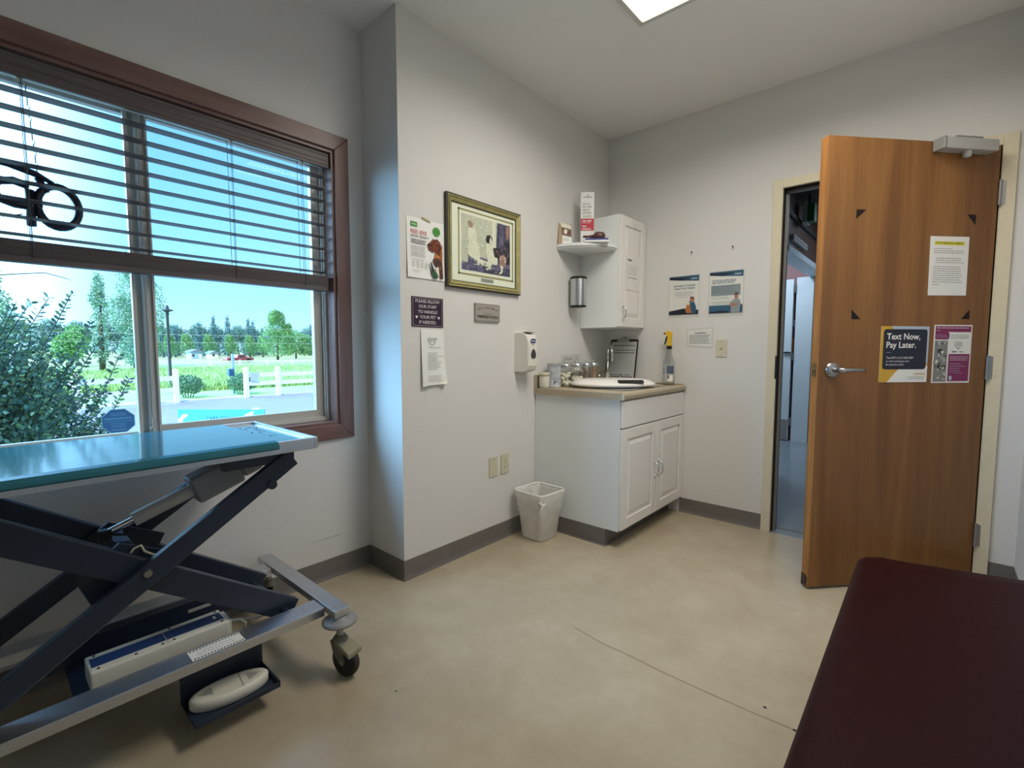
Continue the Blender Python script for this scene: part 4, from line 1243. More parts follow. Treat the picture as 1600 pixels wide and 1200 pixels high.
# faucet
fc = thing('faucet', (0.115, -0.165, CT), 'chrome gooseneck tap curving over the sink in the corner', 'tap')
b = MB(); px, py = 0.115, -0.165; dxn, dyn = 0.62, -0.60
b.lathe([(0.026, CT), (0.026, CT + 0.006), (0.017, CT + 0.012), (0.015, CT + 0.07), (0.011, CT + 0.085)], 'chrome', c=(px, py, 0), seg=18)
pts = [(px, py, CT + 0.07), (px, py, CT + 0.215)]
for i in range(1, 13):
    a = PI * i / 12
    k = 0.062 * (1 - math.cos(a))
    pts.append((px + dxn * k, py + dyn * k, CT + 0.215 + 0.058 * math.sin(a)))
pts.append((px + dxn * 0.124, py + dyn * 0.124, CT + 0.165))
b.tube(pts, [0.0105] * (len(pts) - 1) + [0.012], 'chrome', seg=12)
b.build('spout', fc)
b = MB(); b.lathe([(0.02, CT), (0.02, CT + 0.006), (0.012, CT + 0.01), (0.012, CT + 0.05), (0.0, CT + 0.055)], 'chrome', c=(px + 0.075, py + 0.045, 0), seg=14)
b.tube([(px + 0.075, py + 0.045, CT + 0.048), (px + 0.12, py + 0.03, CT + 0.062)], 0.005, 'chrome', seg=8)
b.build('tap_handle', fc)

# baby scale lying on the sink
c_ = Vector((0.350, -0.505, 0)); e1 = Vector((0.735, 0.678, 0)); e2 = Vector((-0.678, 0.735, 0))
Ms = Matrix(((e1.x, e2.x, 0, c_.x), (e1.y, e2.y, 0, c_.y), (0, 0, 1, CT + 0.0035), (0, 0, 0, 1)))
sc_ = thing('weighing_scale', (0.350, -0.505, CT + 0.003), 'white oval weighing scale with dark display lying over the sink', 'scale')
b = MB(Ms)
def superell(a, c, z, n=40, p=2.4):
    out = []
    for i in range(n):
        t = 2 * PI * i / n; ct, st_ = math.cos(t), math.sin(t)
        out.append((a * math.copysign(abs(ct) ** (2 / p), ct), c * math.copysign(abs(st_) ** (2 / p), st_), z))
    return out
lv = [superell(0.235, 0.125, 0.0), superell(0.25, 0.14, 0.005), superell(0.277, 0.165, 0.014), superell(0.28, 0.168, 0.020), superell(0.272, 0.160, 0.028), superell(0.24, 0.125, 0.046), superell(0.19, 0.09, 0.054), superell(0.10, 0.04, 0.056)]
n_ = 40; vs = [p for l in lv for p in l]
b.raw(vs, [(j * n_ + i, j * n_ + (i + 1) % n_, (j + 1) * n_ + (i + 1) % n_, (j + 1) * n_ + i) for j in range(len(lv) - 1) for i in range(n_)], 'white_gloss', True)
b.raw(lv[-1], [tuple(range(n_))], 'white_gloss').raw(lv[0], [tuple(range(n_ - 1, -1, -1))], 'dark_grey')
b.build('body', sc_)
Mdp = Ms @ frame((0.0, -0.156, 0.0325), (1, 0, 0), (0, 0.87, 0.47))
b = MB(Mdp); b.prism(rrect(0.0, 0.165, 0.0, 0.038, 0.010), -0.001, 0.0015, 'black_gloss'); b.build('display', sc_)

# jars along the upstand
def jar(y, x, rad, h, label, fill, lid='steel'):
    t = thing('glass_jar', (x, y, CT), label, 'jar', 'glass jars lined along the upstand')
    b = MB(); z = CT + 0.001
    b.lathe([(0.0, z), (rad * 0.96, z), (rad, z + 0.006), (rad, z + h - 0.02), (rad * 0.93, z + h - 0.006), (rad * 0.93, z + h)], 'jar_glass', c=(x, y, 0), seg=28)
    b.build('glass_body', t)
    b = MB(); b.lathe([(rad * 0.99, z + h - 0.006), (rad * 1.03, z + h - 0.002), (rad * 1.03, z + h + 0.014), (rad * 0.7, z + h + 0.02), (0.010, z + h + 0.021), (0.008, z + h + 0.024), (0.013, z + h + 0.028), (0.011, z + h + 0.033), (0, z + h + 0.034)], lid, c=(x, y, 0), seg=28)
    b.build('lid', t)
    b = MB(); rd = random.Random(int(y * -1000))
    if fill[0] == 'cotton':
        hh = fill[1] * h
        for i in range(46):
            a = rd.random() * 6.28; q = rad * 0.72 * math.sqrt(rd.random()); zz = z + 0.014 + rd.random() * (hh - 0.02)
            rr = 0.012 + rd.random() * 0.006
            cx, cy = x + q * math.cos(a), y + q * math.sin(a)
            b.lathe([(0, zz - rr * 0.8), (rr * 0.8, zz - rr * 0.5), (rr, zz), (rr * 0.8, zz + rr * 0.5), (0, zz + rr * 0.8)], 'cotton', c=(cx, cy, 0), seg=8)
        b.build('cotton_balls', t, kind='stuff')
    else:
        for i in range(fill[1]):
            a = rd.random() * 6.28; a2 = a + 2.2 + rd.random() * 1.6; q = rad * 0.85
            b.bar((x + q * 0.7 * math.cos(a), y + q * 0.7 * math.sin(a), z + 0.004), (x + q * math.cos(a2), y + q * math.sin(a2), z + h * (0.86 + 0.1 * rd.random())), 0.008, 0.002, 'wood_stick')
        b.build('wooden_sticks', t, kind='stuff')
    return t
jar(-0.672, 0.085, 0.045, 0.135, 'glass jar of cotton balls with metal lid, next to the printed canister', ('cotton', 0.72))
j2 = jar(-0.536, 0.085, 0.045, 0.135, 'glass jar half full of cotton with a white label, behind the scale', ('cotton', 0.45))
MB(frame((0.085 + 0.02, -0.536 - 0.041, CT + 0.108), (0.85, 0.5, 0))).rect(-0.006, 0.028, 0, 0.014, 0.002, 'paper').lines(0.0, 0.024, 0.006, 0.0025, 'ink', 1, seed=3, th=0.003).build('jar_label', j2)
jar(-0.415, 0.085, 0.040, 0.135, 'glass jar with a few crossed wooden sticks, between two other jars', ('sticks', 6))
jar(-0.318, 0.085, 0.040, 0.135, 'glass jar packed with wooden sticks, nearest the tap', ('sticks', 22))
mat('canister_print', '#d3d5d9', 0.35, metal=0.1, col2='#9aa4b4', scale=28, detail=6)
t = thing('canister', (0.075, -0.786, CT), 'pale printed tin canister, foremost on the worktop by the wall', 'canister')
b = MB(); z = CT + 0.001
b.lathe([(0, z), (0.045, z), (0.046, z + 0.004), (0.045, z + 0.008), (0.045, z + 0.140), (0.046, z + 0.146), (0.0445, z + 0.150)], 'canister_print', c=(0.075, -0.786, 0))
b.build('body', t)
MB().lathe([(0.0455, z + 0.144), (0.048, z + 0.146), (0.048, z + 0.158), (0.045, z + 0.160), (0, z + 0.1605)], 'bottle_clear', c=(0.075, -0.786, 0)).build('lid', t)
MB(frame((0.102, -0.825, CT + 0.03), (0.8, 0.6, 0))).poly([(0.0, 0), (0.006, 0.0), (0.012, 0.004), (0.010, 0.018), (0.004, 0.012)], 0.0015, 'ink').build('mark', t)
t = thing('jar', (0.062, -0.8735, CT), 'small squat beige lidded pot at the end of the worktop', 'pot')
MB().lathe([(0, z), (0.030, z), (0.033, z + 0.01), (0.034, z + 0.075), (0.031, z + 0.08)], 'cream', c=(0.062, -0.8735, 0)).build('body', t)
MB().lathe([(0.033, z + 0.078), (0.036, z + 0.08), (0.036, z + 0.098), (0.033, z + 0.1), (0, z + 0.1)], 'ivory', c=(0.062, -0.8735, 0)).build('lid', t)
t = thing('drinking_glass', (0.085, -0.238, CT), 'small empty glass tumbler between the jars and the tap', 'glass')
MB().lathe([(0, z), (0.026, z), (0.027, z + 0.003), (0.030, z + 0.085), (0.0285, z + 0.085), (0.025, z + 0.006), (0, z + 0.006)], 'jar_glass', c=(0.085, -0.238, 0)).build('tumbler', t)
# acrylic sign behind the jars
b = MB(frame((0.028, -0.62, CT + 0.085), (0, 1, 0), (0, 0, 1)))
t = thing('acrylic_sign', (0.028, -0.53, CT + 0.0), 'clear acrylic sign with faint dark lettering behind the jars', 'sign')
b = MB(frame((0.026, -0.64, CT + 0.001), (0, 1, 0)))
b.box(0, 0.235, 0, 0.215, 0, 0.003, 'acrylic'); b.build('panel', t)
b = MB(frame((0.026, -0.64, CT + 0.001), (0, 1, 0)))
b.lines(0.03, 0.14, 0.186, 0.0036, 'ink_soft', 2, 0.011, 0.0045, seed=77).disc(0.185, 0.185, 0.015, 0.014, 0.0036, 'lgrey', 12); b.build('print', t)
# clipboard leaning on the door wall
Mc = frame((0.060, -0.075, CT + 0.011), (1, -0.02, 0), (0.0, 0.17, 0.985))
t = thing('clipboard', (0.18, -0.07, CT), 'dark clipboard with a filled sheet leaning on the wall behind the tap', 'clipboard')
b = MB(Mc); b.prism(rrect(0, 0.232, 0, 0.318, 0.012), 0, 0.003, 'black'); b.build('board', t)
b = MB(Mc); b.box(0.010, 0.222, 0.012, 0.30, 0.0033, 0.0043, 'lgrey')
for k, (yy, m_) in enumerate(((0.268, 'ink'), (0.232, 'steel_blue'), (0.212, 'ink'), (0.045, 'steel_blue'), (0.030, 'ink'))):
    b.rect(0.03, 0.21 - 0.02 * (k == 3), yy, yy + 0.005, 0.0047, m_)
b.lines(0.03, 0.2, 0.19, 0.0047, 'grey', 10, 0.0125, 0.003, seed=80)
b.build('sheet', t)
b = MB(Mc); b.prism([(0.055, 0.295), (0.165, 0.295), (0.155, 0.315), (0.135, 0.322), (0.125, 0.338), (0.095, 0.338), (0.085, 0.322), (0.065, 0.315)], 0.0045, 0.010, 'brushed').cyl((0.11, 0.322, 0.010), (0.11, 0.322, 0.016), 0.014, 0.012, 'brushed', 16)
b.build('clip', t)
# spray bottle
sx_, sy_ = 0.548, -0.075
t = thing('spray_bottle', (sx_, sy_, CT), 'clear spray bottle with yellow and black trigger on the worktop', 'spray bottle')
b = MB(); b.lathe([(0, z), (0.040, z), (0.043, z + 0.006), (0.043, z + 0.15), (0.040, z + 0.17), (0.026, z + 0.20), (0.017, z + 0.235), (0.014, z + 0.262)], 'bottle_clear', c=(sx_, sy_, 0), sx=1.0, sy=0.75); b.build('bottle', t)
b = MB(); b.lathe([(0, z + 0.003), (0.040, z + 0.005), (0.040, z + 0.085), (0, z + 0.085)], 'ivory', c=(sx_, sy_, 0), sx=0.98, sy=0.72); b.build('liquid', t)
Ml = frame((sx_ - 0.040, sy_ - 0.0275, z), (1, -0.22, 0))
b = MB()
lab = []
for i in range(11):
    a = math.radians(-140 + 12 * i); lab.append((sx_ + 0.0437 * math.cos(a), sy_ + 0.0437 * 0.76 * math.sin(a)))
def strip(b, i0, i1, z0, z1, m, off=0.0):
    vs = []
    for i in range(i0, i1 + 1):
        p = Vector(lab[i]) - Vector((sx_, sy_)); p = Vector((sx_, sy_)) + p * (1 + off)
        vs += [(p.x, p.y, z0), (p.x, p.y, z1)]
    b.raw(vs, [(2 * i, 2 * i + 2, 2 * i + 3, 2 * i + 1) for i in range(i1 - i0)], m)
strip(b, 0, 10, z + 0.02, z + 0.14, 'lgrey'); strip(b, 4, 10, z + 0.08, z + 0.135, 'label_blue', 0.01); strip(b, 0, 3, z + 0.11, z + 0.115, 'label_blue', 0.01); strip(b, 0, 3, z + 0.085, z + 0.09, 'label_blue', 0.01)
strip(b, 5, 9, z + 0.028, z + 0.07, 'paper', 0.01); strip(b, 5, 6, z + 0.045, z + 0.07, 'choc', 0.02)
b.build('label', t)
b = MB(); b.cyl((sx_, sy_, z + 0.25), (sx_, sy_, z + 0.272), 0.0175, None, 'black', 18); b.build('collar', t)
b = MB(Matrix.Translation((sx_, sy_, 0)))
prof = [(-0.016, 0.272), (0.016, 0.272), (0.013, 0.30), (0.018, 0.335), (0.020, 0.36), (0.012, 0.374), (-0.006, 0.378), (-0.028, 0.368), (-0.030, 0.352), (-0.012, 0.345), (-0.012, 0.30)]
b.prism([(z + p[1], p[0]) for p in prof], -0.010, 0.010, 'yellow', axis='y')
b.build('sprayer_head', t, bevel=0.003)
b = MB(Matrix.Translation((sx_, sy_, 0)))
b.tube([(-0.012, 0, z + 0.345), (-0.022, 0, z + 0.325), (-0.026, 0, z + 0.305), (-0.034, 0, z + 0.285)], [0.006, 0.007, 0.006, 0.005], 'black', seg=8)
b.cyl((-0.024, 0, z + 0.360), (-0.040, 0, z + 0.360), 0.009, 0.007, 'black', 12)
b.build('trigger', t)

# ================================================================== WALL CABINET
ux, uw, uz0, uz1 = 0.30, 0.374, 1.312, 2.070
uc = thing('wall_cabinet', (ux / 2, -uw / 2, uz0), 'white wall cabinet with one raised panel door above the worktop', 'cabinet')
b = MB(); b.box(0.002, ux, -uw, -0.002, uz0, uz1, 'white_lam'); b.build('carcass', uc, bevel=0.001)
ud = panel_door(ux + 0.001, -uw + 0.003, -0.006, uz0 + 0.004, uz1 - 0.002, uc)
b = MB(); b.box(ux + 0.0195, ux + 0.0205, -0.29, -0.09, uz0 + 0.26, uz0 + 0.50, 'paper')
Mu = frame((ux + 0.0206, -0.29, uz0 + 0.26), (0, 1, 0))
b2 = MB(Mu); b2.box(0.0, 0.2, 0.0, 0.24, 0, 0.0006, 'white_gloss').lines(0.02, 0.075, 0.200, 0.001, 'ink_soft', 1, th=0.014, rag=0, seed=89).lines(0.02, 0.17, 0.165, 0.001, 'ink_soft', 5, 0.014, seed=90).lines(0.02, 0.16, 0.085, 0.001, 'ink', 1, th=0.004, seed=91).lines(0.14, 0.17, 0.05, 0.001, 'grey', 2, 0.01, seed=92)
b2.build('door_notice', ud)
pull(ux + 0.020, -uw + 0.035, uz0 + 0.10, ud)
MB().tube([(ux + 0.024, -0.175, uz1 - 0.035), (ux + 0.024, -0.178, uz1 - 0.06), (ux + 0.03, -0.17, uz1 - 0.07), (ux + 0.034, -0.16, uz1 - 0.058)], 0.0025, 'ivory', seg=6).build('hook', ud)

# corner shelf (quarter round) fixed between wall and cabinet
sh = thing('corner_shelf', (0.1, -uw - 0.1, 1.826), 'white quarter round corner shelf on the side of the wall cabinet', 'shelf')
b = MB(); R0 = 0.294
def quarter(R_):
    return [(0.002, -uw - 0.002)] + [(0.002 + R_ * math.sin(a), -uw - 0.002 - R_ * math.cos(a)) for a in [PI / 2 * i / 20 for i in range(21)]]
b.prism(quarter(R0), 1.842, 1.862, 'white_lam').prism(quarter(R0 - 0.012), 1.828, 1.842, 'white_lam').prism(quarter(R0 - 0.004), 1.834, 1.838, 'white_lam')
b.build('board', sh, bevel=0.004)
# steel canister under the shelf
t = thing('cup_dispenser', (0.07, -0.498, 1.45), 'round brushed steel cup dispenser with black rims under the corner shelf', 'cup dispenser')
c3 = (0.067, -0.498, 0)
MB().lathe([(0.0545, 1.462), (0.055, 1.468), (0.055, 1.640), (0.0545, 1.646)], 'steel', c=c3, seg=32).build('body', t)
MB().lathe([(0, 1.644), (0.0575, 1.644), (0.0575, 1.654), (0.05, 1.660), (0, 1.661)], 'black', c=c3, seg=32).build('lid', t)
MB().lathe([(0, 1.452), (0.052, 1.452), (0.0565, 1.456), (0.0565, 1.463), (0, 1.463)], 'black', c=c3, seg=32).build('base', t)
MB().box(0.001, 0.014, -0.52, -0.476, 1.48, 1.63, 'grey').build('wall_bracket', t)

# on the shelf
sz = 1.862
t = thing('leaflet_box', (0.155, -0.49, sz), 'tall narrow white box with a red 15% OFF band on the corner shelf', 'box')
Mx = frame((0.105, -0.535, sz), (0.80, 0.60, 0))
b = MB(Mx); w, h = 0.088, 0.352
b.box(0, w, 0, h, -0.05, 0, 'paper')
b.rect(0, w, 0.098, 0.178, 0.0008, 'red')
for k, s_ in enumerate(('LET US', 'DO THE', 'HEAVY', 'LIFTING')):
    b.text(s_, 0.010, 0.268 - k * 0.0195, 0.0125, 0.001, 'ink', maxw=0.060 if k < 2 else 0.066)
b.lines(0.012, 0.075, 0.197, 0.001, 'ink_soft', 3, 0.006, seed=95)
b.lines(0.014, 0.074, 0.316, 0.001, 'ink_soft', 1, th=0.005, rag=0, seed=94).poly([(0.036, 0.328), (0.044, 0.336), (0.052, 0.328)], 0.001, 'ink_soft')
b.text('15% OFF', 0.010, 0.156, 0.0125, 0.0012, 'paper', bold=0.03, maxw=0.066).lines(0.012, 0.07, 0.148, 0.0012, 'paper', 1, seed=96)
b.text('FREE', 0.010, 0.122, 0.010, 0.0012, 'paper', bold=0.03, maxw=0.035).text('SHIPPING', 0.010, 0.104, 0.010, 0.0012, 'paper', bold=0.03, maxw=0.062)
b.lines(0.01, 0.04, 0.055, 0.001, 'ink', 1, seed=97).lines(0.01, 0.03, 0.03, 0.001, 'ink_soft', 2, 0.008, seed=98)
b.build('carton', t)
b = MB(frame((0.060, -0.640, sz), (0.86, 0.5, 0), (-0.10, 0.16, 1)))
t = thing('treat_bag', (0.075, -0.62, sz), 'small kraft paper bag with a dog photo label on the corner shelf', 'paper bag')
Mb = frame((0.050, -0.640, sz + 0.0005), (0.80, 0.60, 0))
b = MB(Mb)
b.hexa([(-0.045, 0, -0.055), (0.045, 0, -0.055), (0.045, 0, 0.0), (-0.045, 0, 0.0)][::-1], [(-0.040, 0.145, -0.030), (0.042, 0.135, -0.032), (0.042, 0.135, -0.026), (-0.040, 0.145, -0.022)][::-1], 'kraft')
b.build('bag', t)
b = MB(frame((0.050, -0.640, sz + 0.0005), (0.80, 0.60, 0), (-0.10, 0.14, 1)))
b.poly([(-0.018, 0.0), (0.044, 0.0), (0.044, 0.045), (-0.018, 0.062)], 0.004, 'paper').poly([(-0.018, 0.062), (0.044, 0.045), (0.042, 0.100), (-0.024, 0.118)], 0.004, 'choc').poly([(-0.024, 0.118), (0.042, 0.100), (0.034, 0.130), (-0.032, 0.148)], 0.004, 'paper_warm')
b.disc(0.004, 0.085, 0.012, 0.018, 0.0046, 'pic_cream', 10).disc(0.026, 0.075, 0.010, 0.014, 0.0047, 'dog_brown', 10)
b.lines(-0.012, 0.036, 0.038, 0.0046, 'ink_soft', 3, 0.008, seed=99)
b.build('label', t)
t = thing('book', (0.225, -0.545, sz), 'thin blue and white booklet lying flat on the corner shelf', 'booklet')
Mk = Matrix(((0.80, -0.60, 0, 0.213), (0.60, 0.80, 0, -0.556), (0, 0, 1, sz), (0, 0, 0, 1)))
MB(Mk).box(-0.055, 0.105, -0.03, 0.07, 0.0006, 0.012, 'paper').build('pages', t)
MB(Mk).box(-0.050, 0.100, -0.0295, 0.065, 0.0125, 0.024, 'book_blue').build('cover', t, bevel=0.002)
t = thing('wooden_spoon', (0.20, -0.56, sz + 0.024), 'dark brown wooden scoop lying on the blue booklet', 'scoop')
b = MB(Mk)
b.lathe([(0, 0.0), (0.026, 0.004), (0.033, 0.016), (0.031, 0.034), (0.022, 0.046), (0.0, 0.050)], 'choc', c=(0.045, 0.02, 0.0245), seg=20, sx=1.25, sy=0.9); b.build('bowl', t)
MB(Mk).tube([(0.012, 0.018, 0.045), (-0.03, 0.01, 0.042), (-0.06, 0.004, 0.041)], [0.012, 0.007, 0.008], 'choc', seg=10).build('handle', t)

# ================================================================== WASTE BIN
t = thing('waste_bin', (0.150, -1.03, 0), 'translucent square waste bin with a clear knotted liner, by the cabinet', 'waste bin')
def sq(cx, cy, s_, rad, z, rot=0.0, n=5):
    out = []
    for p in rrect(-s_ / 2, s_ / 2, -s_ / 2, s_ / 2, rad, n):
        out.append((cx + p[0] * math.cos(rot) - p[1] * math.sin(rot), cy + p[0] * math.sin(rot) + p[1] * math.cos(rot), z))
    return out
rot = -0.05
def skin_(b, rings, m, close_bottom=True):
    n_ = len(rings[0]); vs = [p for rg in rings for p in rg]
    b.raw(vs, [(j * n_ + i, j * n_ + (i + 1) % n_, (j + 1) * n_ + (i + 1) % n_, (j + 1) * n_ + i) for j in range(len(rings) - 1) for i in range(n_)], m, True)
    if close_bottom:
        b.raw(rings[0], [tuple(range(n_ - 1, -1, -1))], m)
bx, by_ = 0.150, -1.030
b = MB(); skin_(b, [sq(bx, by_, 0.150, 0.02, 0.002, rot), sq(bx, by_, 0.165, 0.025, 0.01, rot), sq(bx + 0.003, by_ - 0.003, 0.222, 0.03, 0.292, rot)], 'bin_plastic'); b.build('body', t)
b = MB(); pr = sq(bx + 0.003, by_ - 0.003, 0.232, 0.035, 0.296, rot, 8)
b.tube(pr, 0.0065, 'white_plastic', seg=8, closed=True); b.build('rim', t)
rd = random.Random(4)
def wob(ring, a, dz=0.0):
    return [(p[0] + rd.uniform(-a, a), p[1] + rd.uniform(-a, a), p[2] + rd.uniform(-dz, dz)) for p in ring]
b = MB()
out = [wob(sq(bx + 0.002, by_ - 0.002, 0.205, 0.03, 0.17, rot, 8), 0.005, 0.012), wob(sq(bx + 0.003, by_ - 0.003, 0.226, 0.03, 0.24, rot, 8), 0.004), sq(bx + 0.003, by_ - 0.003, 0.244, 0.035, 0.298, rot, 8), sq(bx + 0.003, by_ - 0.003, 0.232, 0.035, 0.305, rot, 8),
       wob(sq(bx + 0.003, by_ - 0.003, 0.212, 0.03, 0.28, rot, 8), 0.004), wob(sq(bx, by_, 0.17, 0.03, 0.12, rot, 8), 0.012), wob(sq(bx, by_, 0.14, 0.03, 0.02, rot, 8), 0.008)]
skin_(b, out, 'bag_film', False); b.build('liner', t)
b = MB(); kx, ky = bx + 0.118, by_ - 0.118
b.tube([(kx - 0.03, ky + 0.0, 0.262), (kx - 0.010, ky - 0.002, 0.252), (kx, ky, 0.246), (kx + 0.004, ky + 0.016, 0.256)], [0.003, 0.006, 0.010, 0.003], 'white_plastic', seg=8)
b.tube([(kx, ky, 0.246), (kx - 0.006, ky - 0.006, 0.225), (kx - 0.014, ky - 0.010, 0.195), (kx - 0.020, ky - 0.008, 0.175)], [0.007, 0.006, 0.010, 0.003], 'white_plastic', seg=8)
b.build('liner_knot', t)

# ================================================================== LIFT TABLE
ZT = 0.855
et = thing('exam_table', (0.075, -3.02, 0), 'wheeled scissor lift examination table with teal padded mat under the window', 'examination table')
tx0, tx1, ty0, ty1 = -0.215, 0.335, -3.95, -2.528
b = MB()
b.box(tx0 + 0.012, tx1 - 0.012, ty0 + 0.012, ty1 - 0.012, ZT - 0.014, ZT - 0.011, 'steel')
b.box(tx0, tx1, ty0, ty0 + 0.012, ZT - 0.040, ZT, 'steel').box(tx0, tx1, ty1 - 0.012, ty1, ZT - 0.040, ZT, 'steel')
b.box(tx0, tx0 + 0.012, ty0 + 0.012, ty1 - 0.012, ZT - 0.040, ZT, 'steel').box(tx1 - 0.012, tx1, ty0 + 0.012, ty1 - 0.012, ZT - 0.040, ZT, 'steel')
b.build('tabletop', et, bevel=0.002)
# perforated drain plate at the free end
b = MB(); b.box(tx0 + 0.05, tx1 - 0.03, ty1 - 0.125, ty1 - 0.022, ZT - 0.0105, ZT - 0.0095, 'mat_teal')
rd = random.Random(12)
for i in range(34):
    x = tx0 + 0.09 + rd.random() * 0.27; y = ty1 - 0.115 + rd.random() * 0.075
    b.cyl((x, y, ZT - 0.0095), (x, y, ZT - 0.0088), 0.0022 + rd.random() * 0.003, None, 'ink_soft', 7)
b.build('drain_plate', et)
# mat with rolled front edge
my1 = ty1 - 0.135
prof = [(tx0 + 0.010, ZT - 0.008), (tx0 + 0.012, ZT + 0.002), (tx0 + 0.03, ZT + 0.004), (tx1 - 0.02, ZT + 0.004), (tx1 + 0.002, ZT + 0.001), (tx1 + 0.012, ZT - 0.008), (tx1 + 0.014, ZT - 0.018), (tx1 + 0.006, ZT - 0.024), (tx1 + 0.001, ZT - 0.020), (tx1 + 0.001, ZT - 0.004), (tx1 - 0.02, ZT - 0.003), (tx0 + 0.014, ZT - 0.003)]
n_ = len(prof); b = MB()
b.raw([(p[0], ty0 + 0.02, p[1]) for p in prof] + [(p[0], my1, p[1]) for p in prof], [tuple(range(n_)), tuple(range(2 * n_ - 1, n_ - 1, -1))] + [(i, i + n_, (i + 1) % n_ + n_, (i + 1) % n_) for i in range(n_)], 'mat_teal')
b.build('mat', et, bevel=0.003)
# dark sub-frame under the top
for (ya, yb, yc) in ((-2.80, -2.575, -2.60), (-3.70, -3.40, -3.68)):
    b = MB()
    for x in (-0.12, 0.235):
        b.box(x - 0.018, x + 0.018, ya, yb, ZT - 0.088, ZT - 0.040, 'frame_navy')
    b.box(-0.102, 0.217, yc - 0.02, yc + 0.02, ZT - 0.088, ZT - 0.042, 'frame_navy')
    b.build('top_frame', et, bevel=0.002)
# scissor arms
PV = (-3.012, 0.515)
def arm(x, y0, z0, y1, z1, w=0.030, h=0.070):
    b = MB(); b.bar((x, y0, z0), (x, y1, z1), w, h, 'frame_navy'); return b.build('scissor_arm', et, bevel=0.003)
hiy, hiz, loy, loz = -2.585, 0.782, -2.585, 0.200
for x in (0.252, -0.115):
    arm(x, -3.47, 0.205, hiy, hiz, 0.028, 0.062)
for x in (0.212, -0.075):
    arm(x, -3.46, 0.805, loy, loz + 0.01, 0.034, 0.078)
for (y, z, rr) in ((PV[0], PV[1], 0.014), (-2.62, 0.225, 0.012), (-3.44, 0.79, 0.012)):
    MB().cyl((-0.13, y, z), (0.268, y, z), rr, None, 'frame_navy', 14).build('cross_shaft', et)
b = MB(); b.cyl((0.268, PV[0], PV[1]), (0.274, PV[0], PV[1]), 0.012, 0.010, 'brushed', 16); b.build('pivot_bolt', et)
b = MB(); b.cyl((0.24, -2.66, 0.70), (0.272, -2.66, 0.70), 0.016, None, 'frame_navy', 14)
b.build('stop_bumper', et)
# cross plate of the scissor that carries the motor fork
b = MB()
b.prism([(-3.16, 0.52), (-3.05, 0.60), (-2.90, 0.52), (-2.93, 0.46), (-3.13, 0.44)], -0.055, -0.045, 'frame_navy', axis='x').prism([(-3.16, 0.52), (-3.06, 0.60), (-2.90, 0.52), (-2.93, 0.46), (-3.13, 0.44)], 0.185, 0.195, 'frame_navy', axis='x')
b.box(-0.045, 0.185, -3.06, -3.02, 0.565, 0.575, 'frame_navy')
b.build('motor_bracket', et, bevel=0.002)
# actuator
ax = 0.07
A0 = Vector((ax, -3.075, 0.598)); A1 = Vector((ax, -2.62, 0.765)); dA = (A1 - A0).normalized()
ac = MB(); ac.cyl(tuple(A0 + dA * 0.075), tuple(A0 + dA * 0.26), 0.022, None, 'lgrey', 20).cyl(tuple(A0), tuple(A0 + dA * 0.08), 0.011, None, 'chrome', 14)
aco = ac.build('actuator', et)
b = MB(); b.bar(tuple(A0 + dA * 0.245), tuple(A0 + dA * 0.40), 0.085, 0.095, 'motor_grey', up=(0, -0.3, 1)).bar(tuple(A0 + dA * 0.40), tuple(A0 + dA * 0.47), 0.075, 0.075, 'motor_grey', up=(0, -0.3, 1))
b.build('motor_housing', aco, bevel=0.012, bseg=3)
b = MB(); q = A0 + dA * 0.40 + Vector((0.0, 0, 0.035)); b.tube([tuple(q + Vector((0.043, -0.03, 0.0))), tuple(q + Vector((0.047, 0.02, 0.012))), tuple(q + Vector((0.047, 0.06, 0.02)))], 0.008, 'lgrey', seg=8)
b.build('cable_clip', aco)
b = MB(); b.box(ax - 0.012, ax + 0.012, -3.09, -3.06, 0.58, 0.612, 'black').tube([(ax + 0.0, -3.08, 0.60), (ax + 0.02, -3.05, 0.595), (ax + 0.03, -3.02, 0.59)], 0.004, 'black', seg=6)
b.build('fork', aco)
b = MB(); b.tube([(0.20, -3.05, 0.545), (0.20, -3.03, 0.575), (0.20, -3.012, 0.580), (0.203, -3.005, 0.56), (0.21, -2.985, 0.545), (0.215, -2.95, 0.545), (0.20, -2.92, 0.56)], 0.0035, 'ivory', seg=8)
b.build('cable', et)
# base frame
def rail(x0, x1, y0, y1, z0, z1, name):
    b = MB(); b.box(x0, x1, y0, y1, z1 - 0.004, z1, 'steel').box(x0, x0 + 0.004, y0, y1, z0, z1 - 0.004, 'steel').box(x1 - 0.004, x1, y0, y1, z0, z1 - 0.004, 'steel')
    return b.build(name, et, bevel=0.0015)
nr = rail(0.262, 0.342, -3.62, -2.525, 0.205, 0.237, 'side_rail')
rail(-0.192, -0.116, -3.62, -2.525, 0.205, 0.237, 'side_rail')
for y in (-2.495, -3.65):
    b = MB(); b.box(-0.262, 0.412, y - 0.028, y + 0.028, 0.217, 0.243, 'steel'); b.build('end_rail', et, bevel=0.0015)
b = MB(); b.box(-0.116, 0.262, -3.18, -2.78, 0.195, 0.201, 'frame_navy').box(0.245, 0.262, -3.40, -2.56, 0.170, 0.201, 'frame_navy').box(0.02, 0.024, -3.22, -2.70, 0.195, 0.275, 'frame_navy').box(0.024, 0.0245, -2.86, -2.79, 0.238, 0.250, 'lgrey').box(-0.116, 0.262, -2.62, -2.58, 0.185, 0.201, 'frame_navy').box(-0.116, 0.262, -3.56, -3.52, 0.185, 0.201, 'frame_navy')
b.build('base_tray', et, bevel=0.002)
Mr = Matrix(((0, -1, 0, 0.337), (1, 0, 0, -2.93), (0, 0, 1, 0.2372), (0, 0, 0, 1)))
b = MB(Mr); b.rect(0, 0.145, 0.0, 0.062, 0.0004, 'paper')
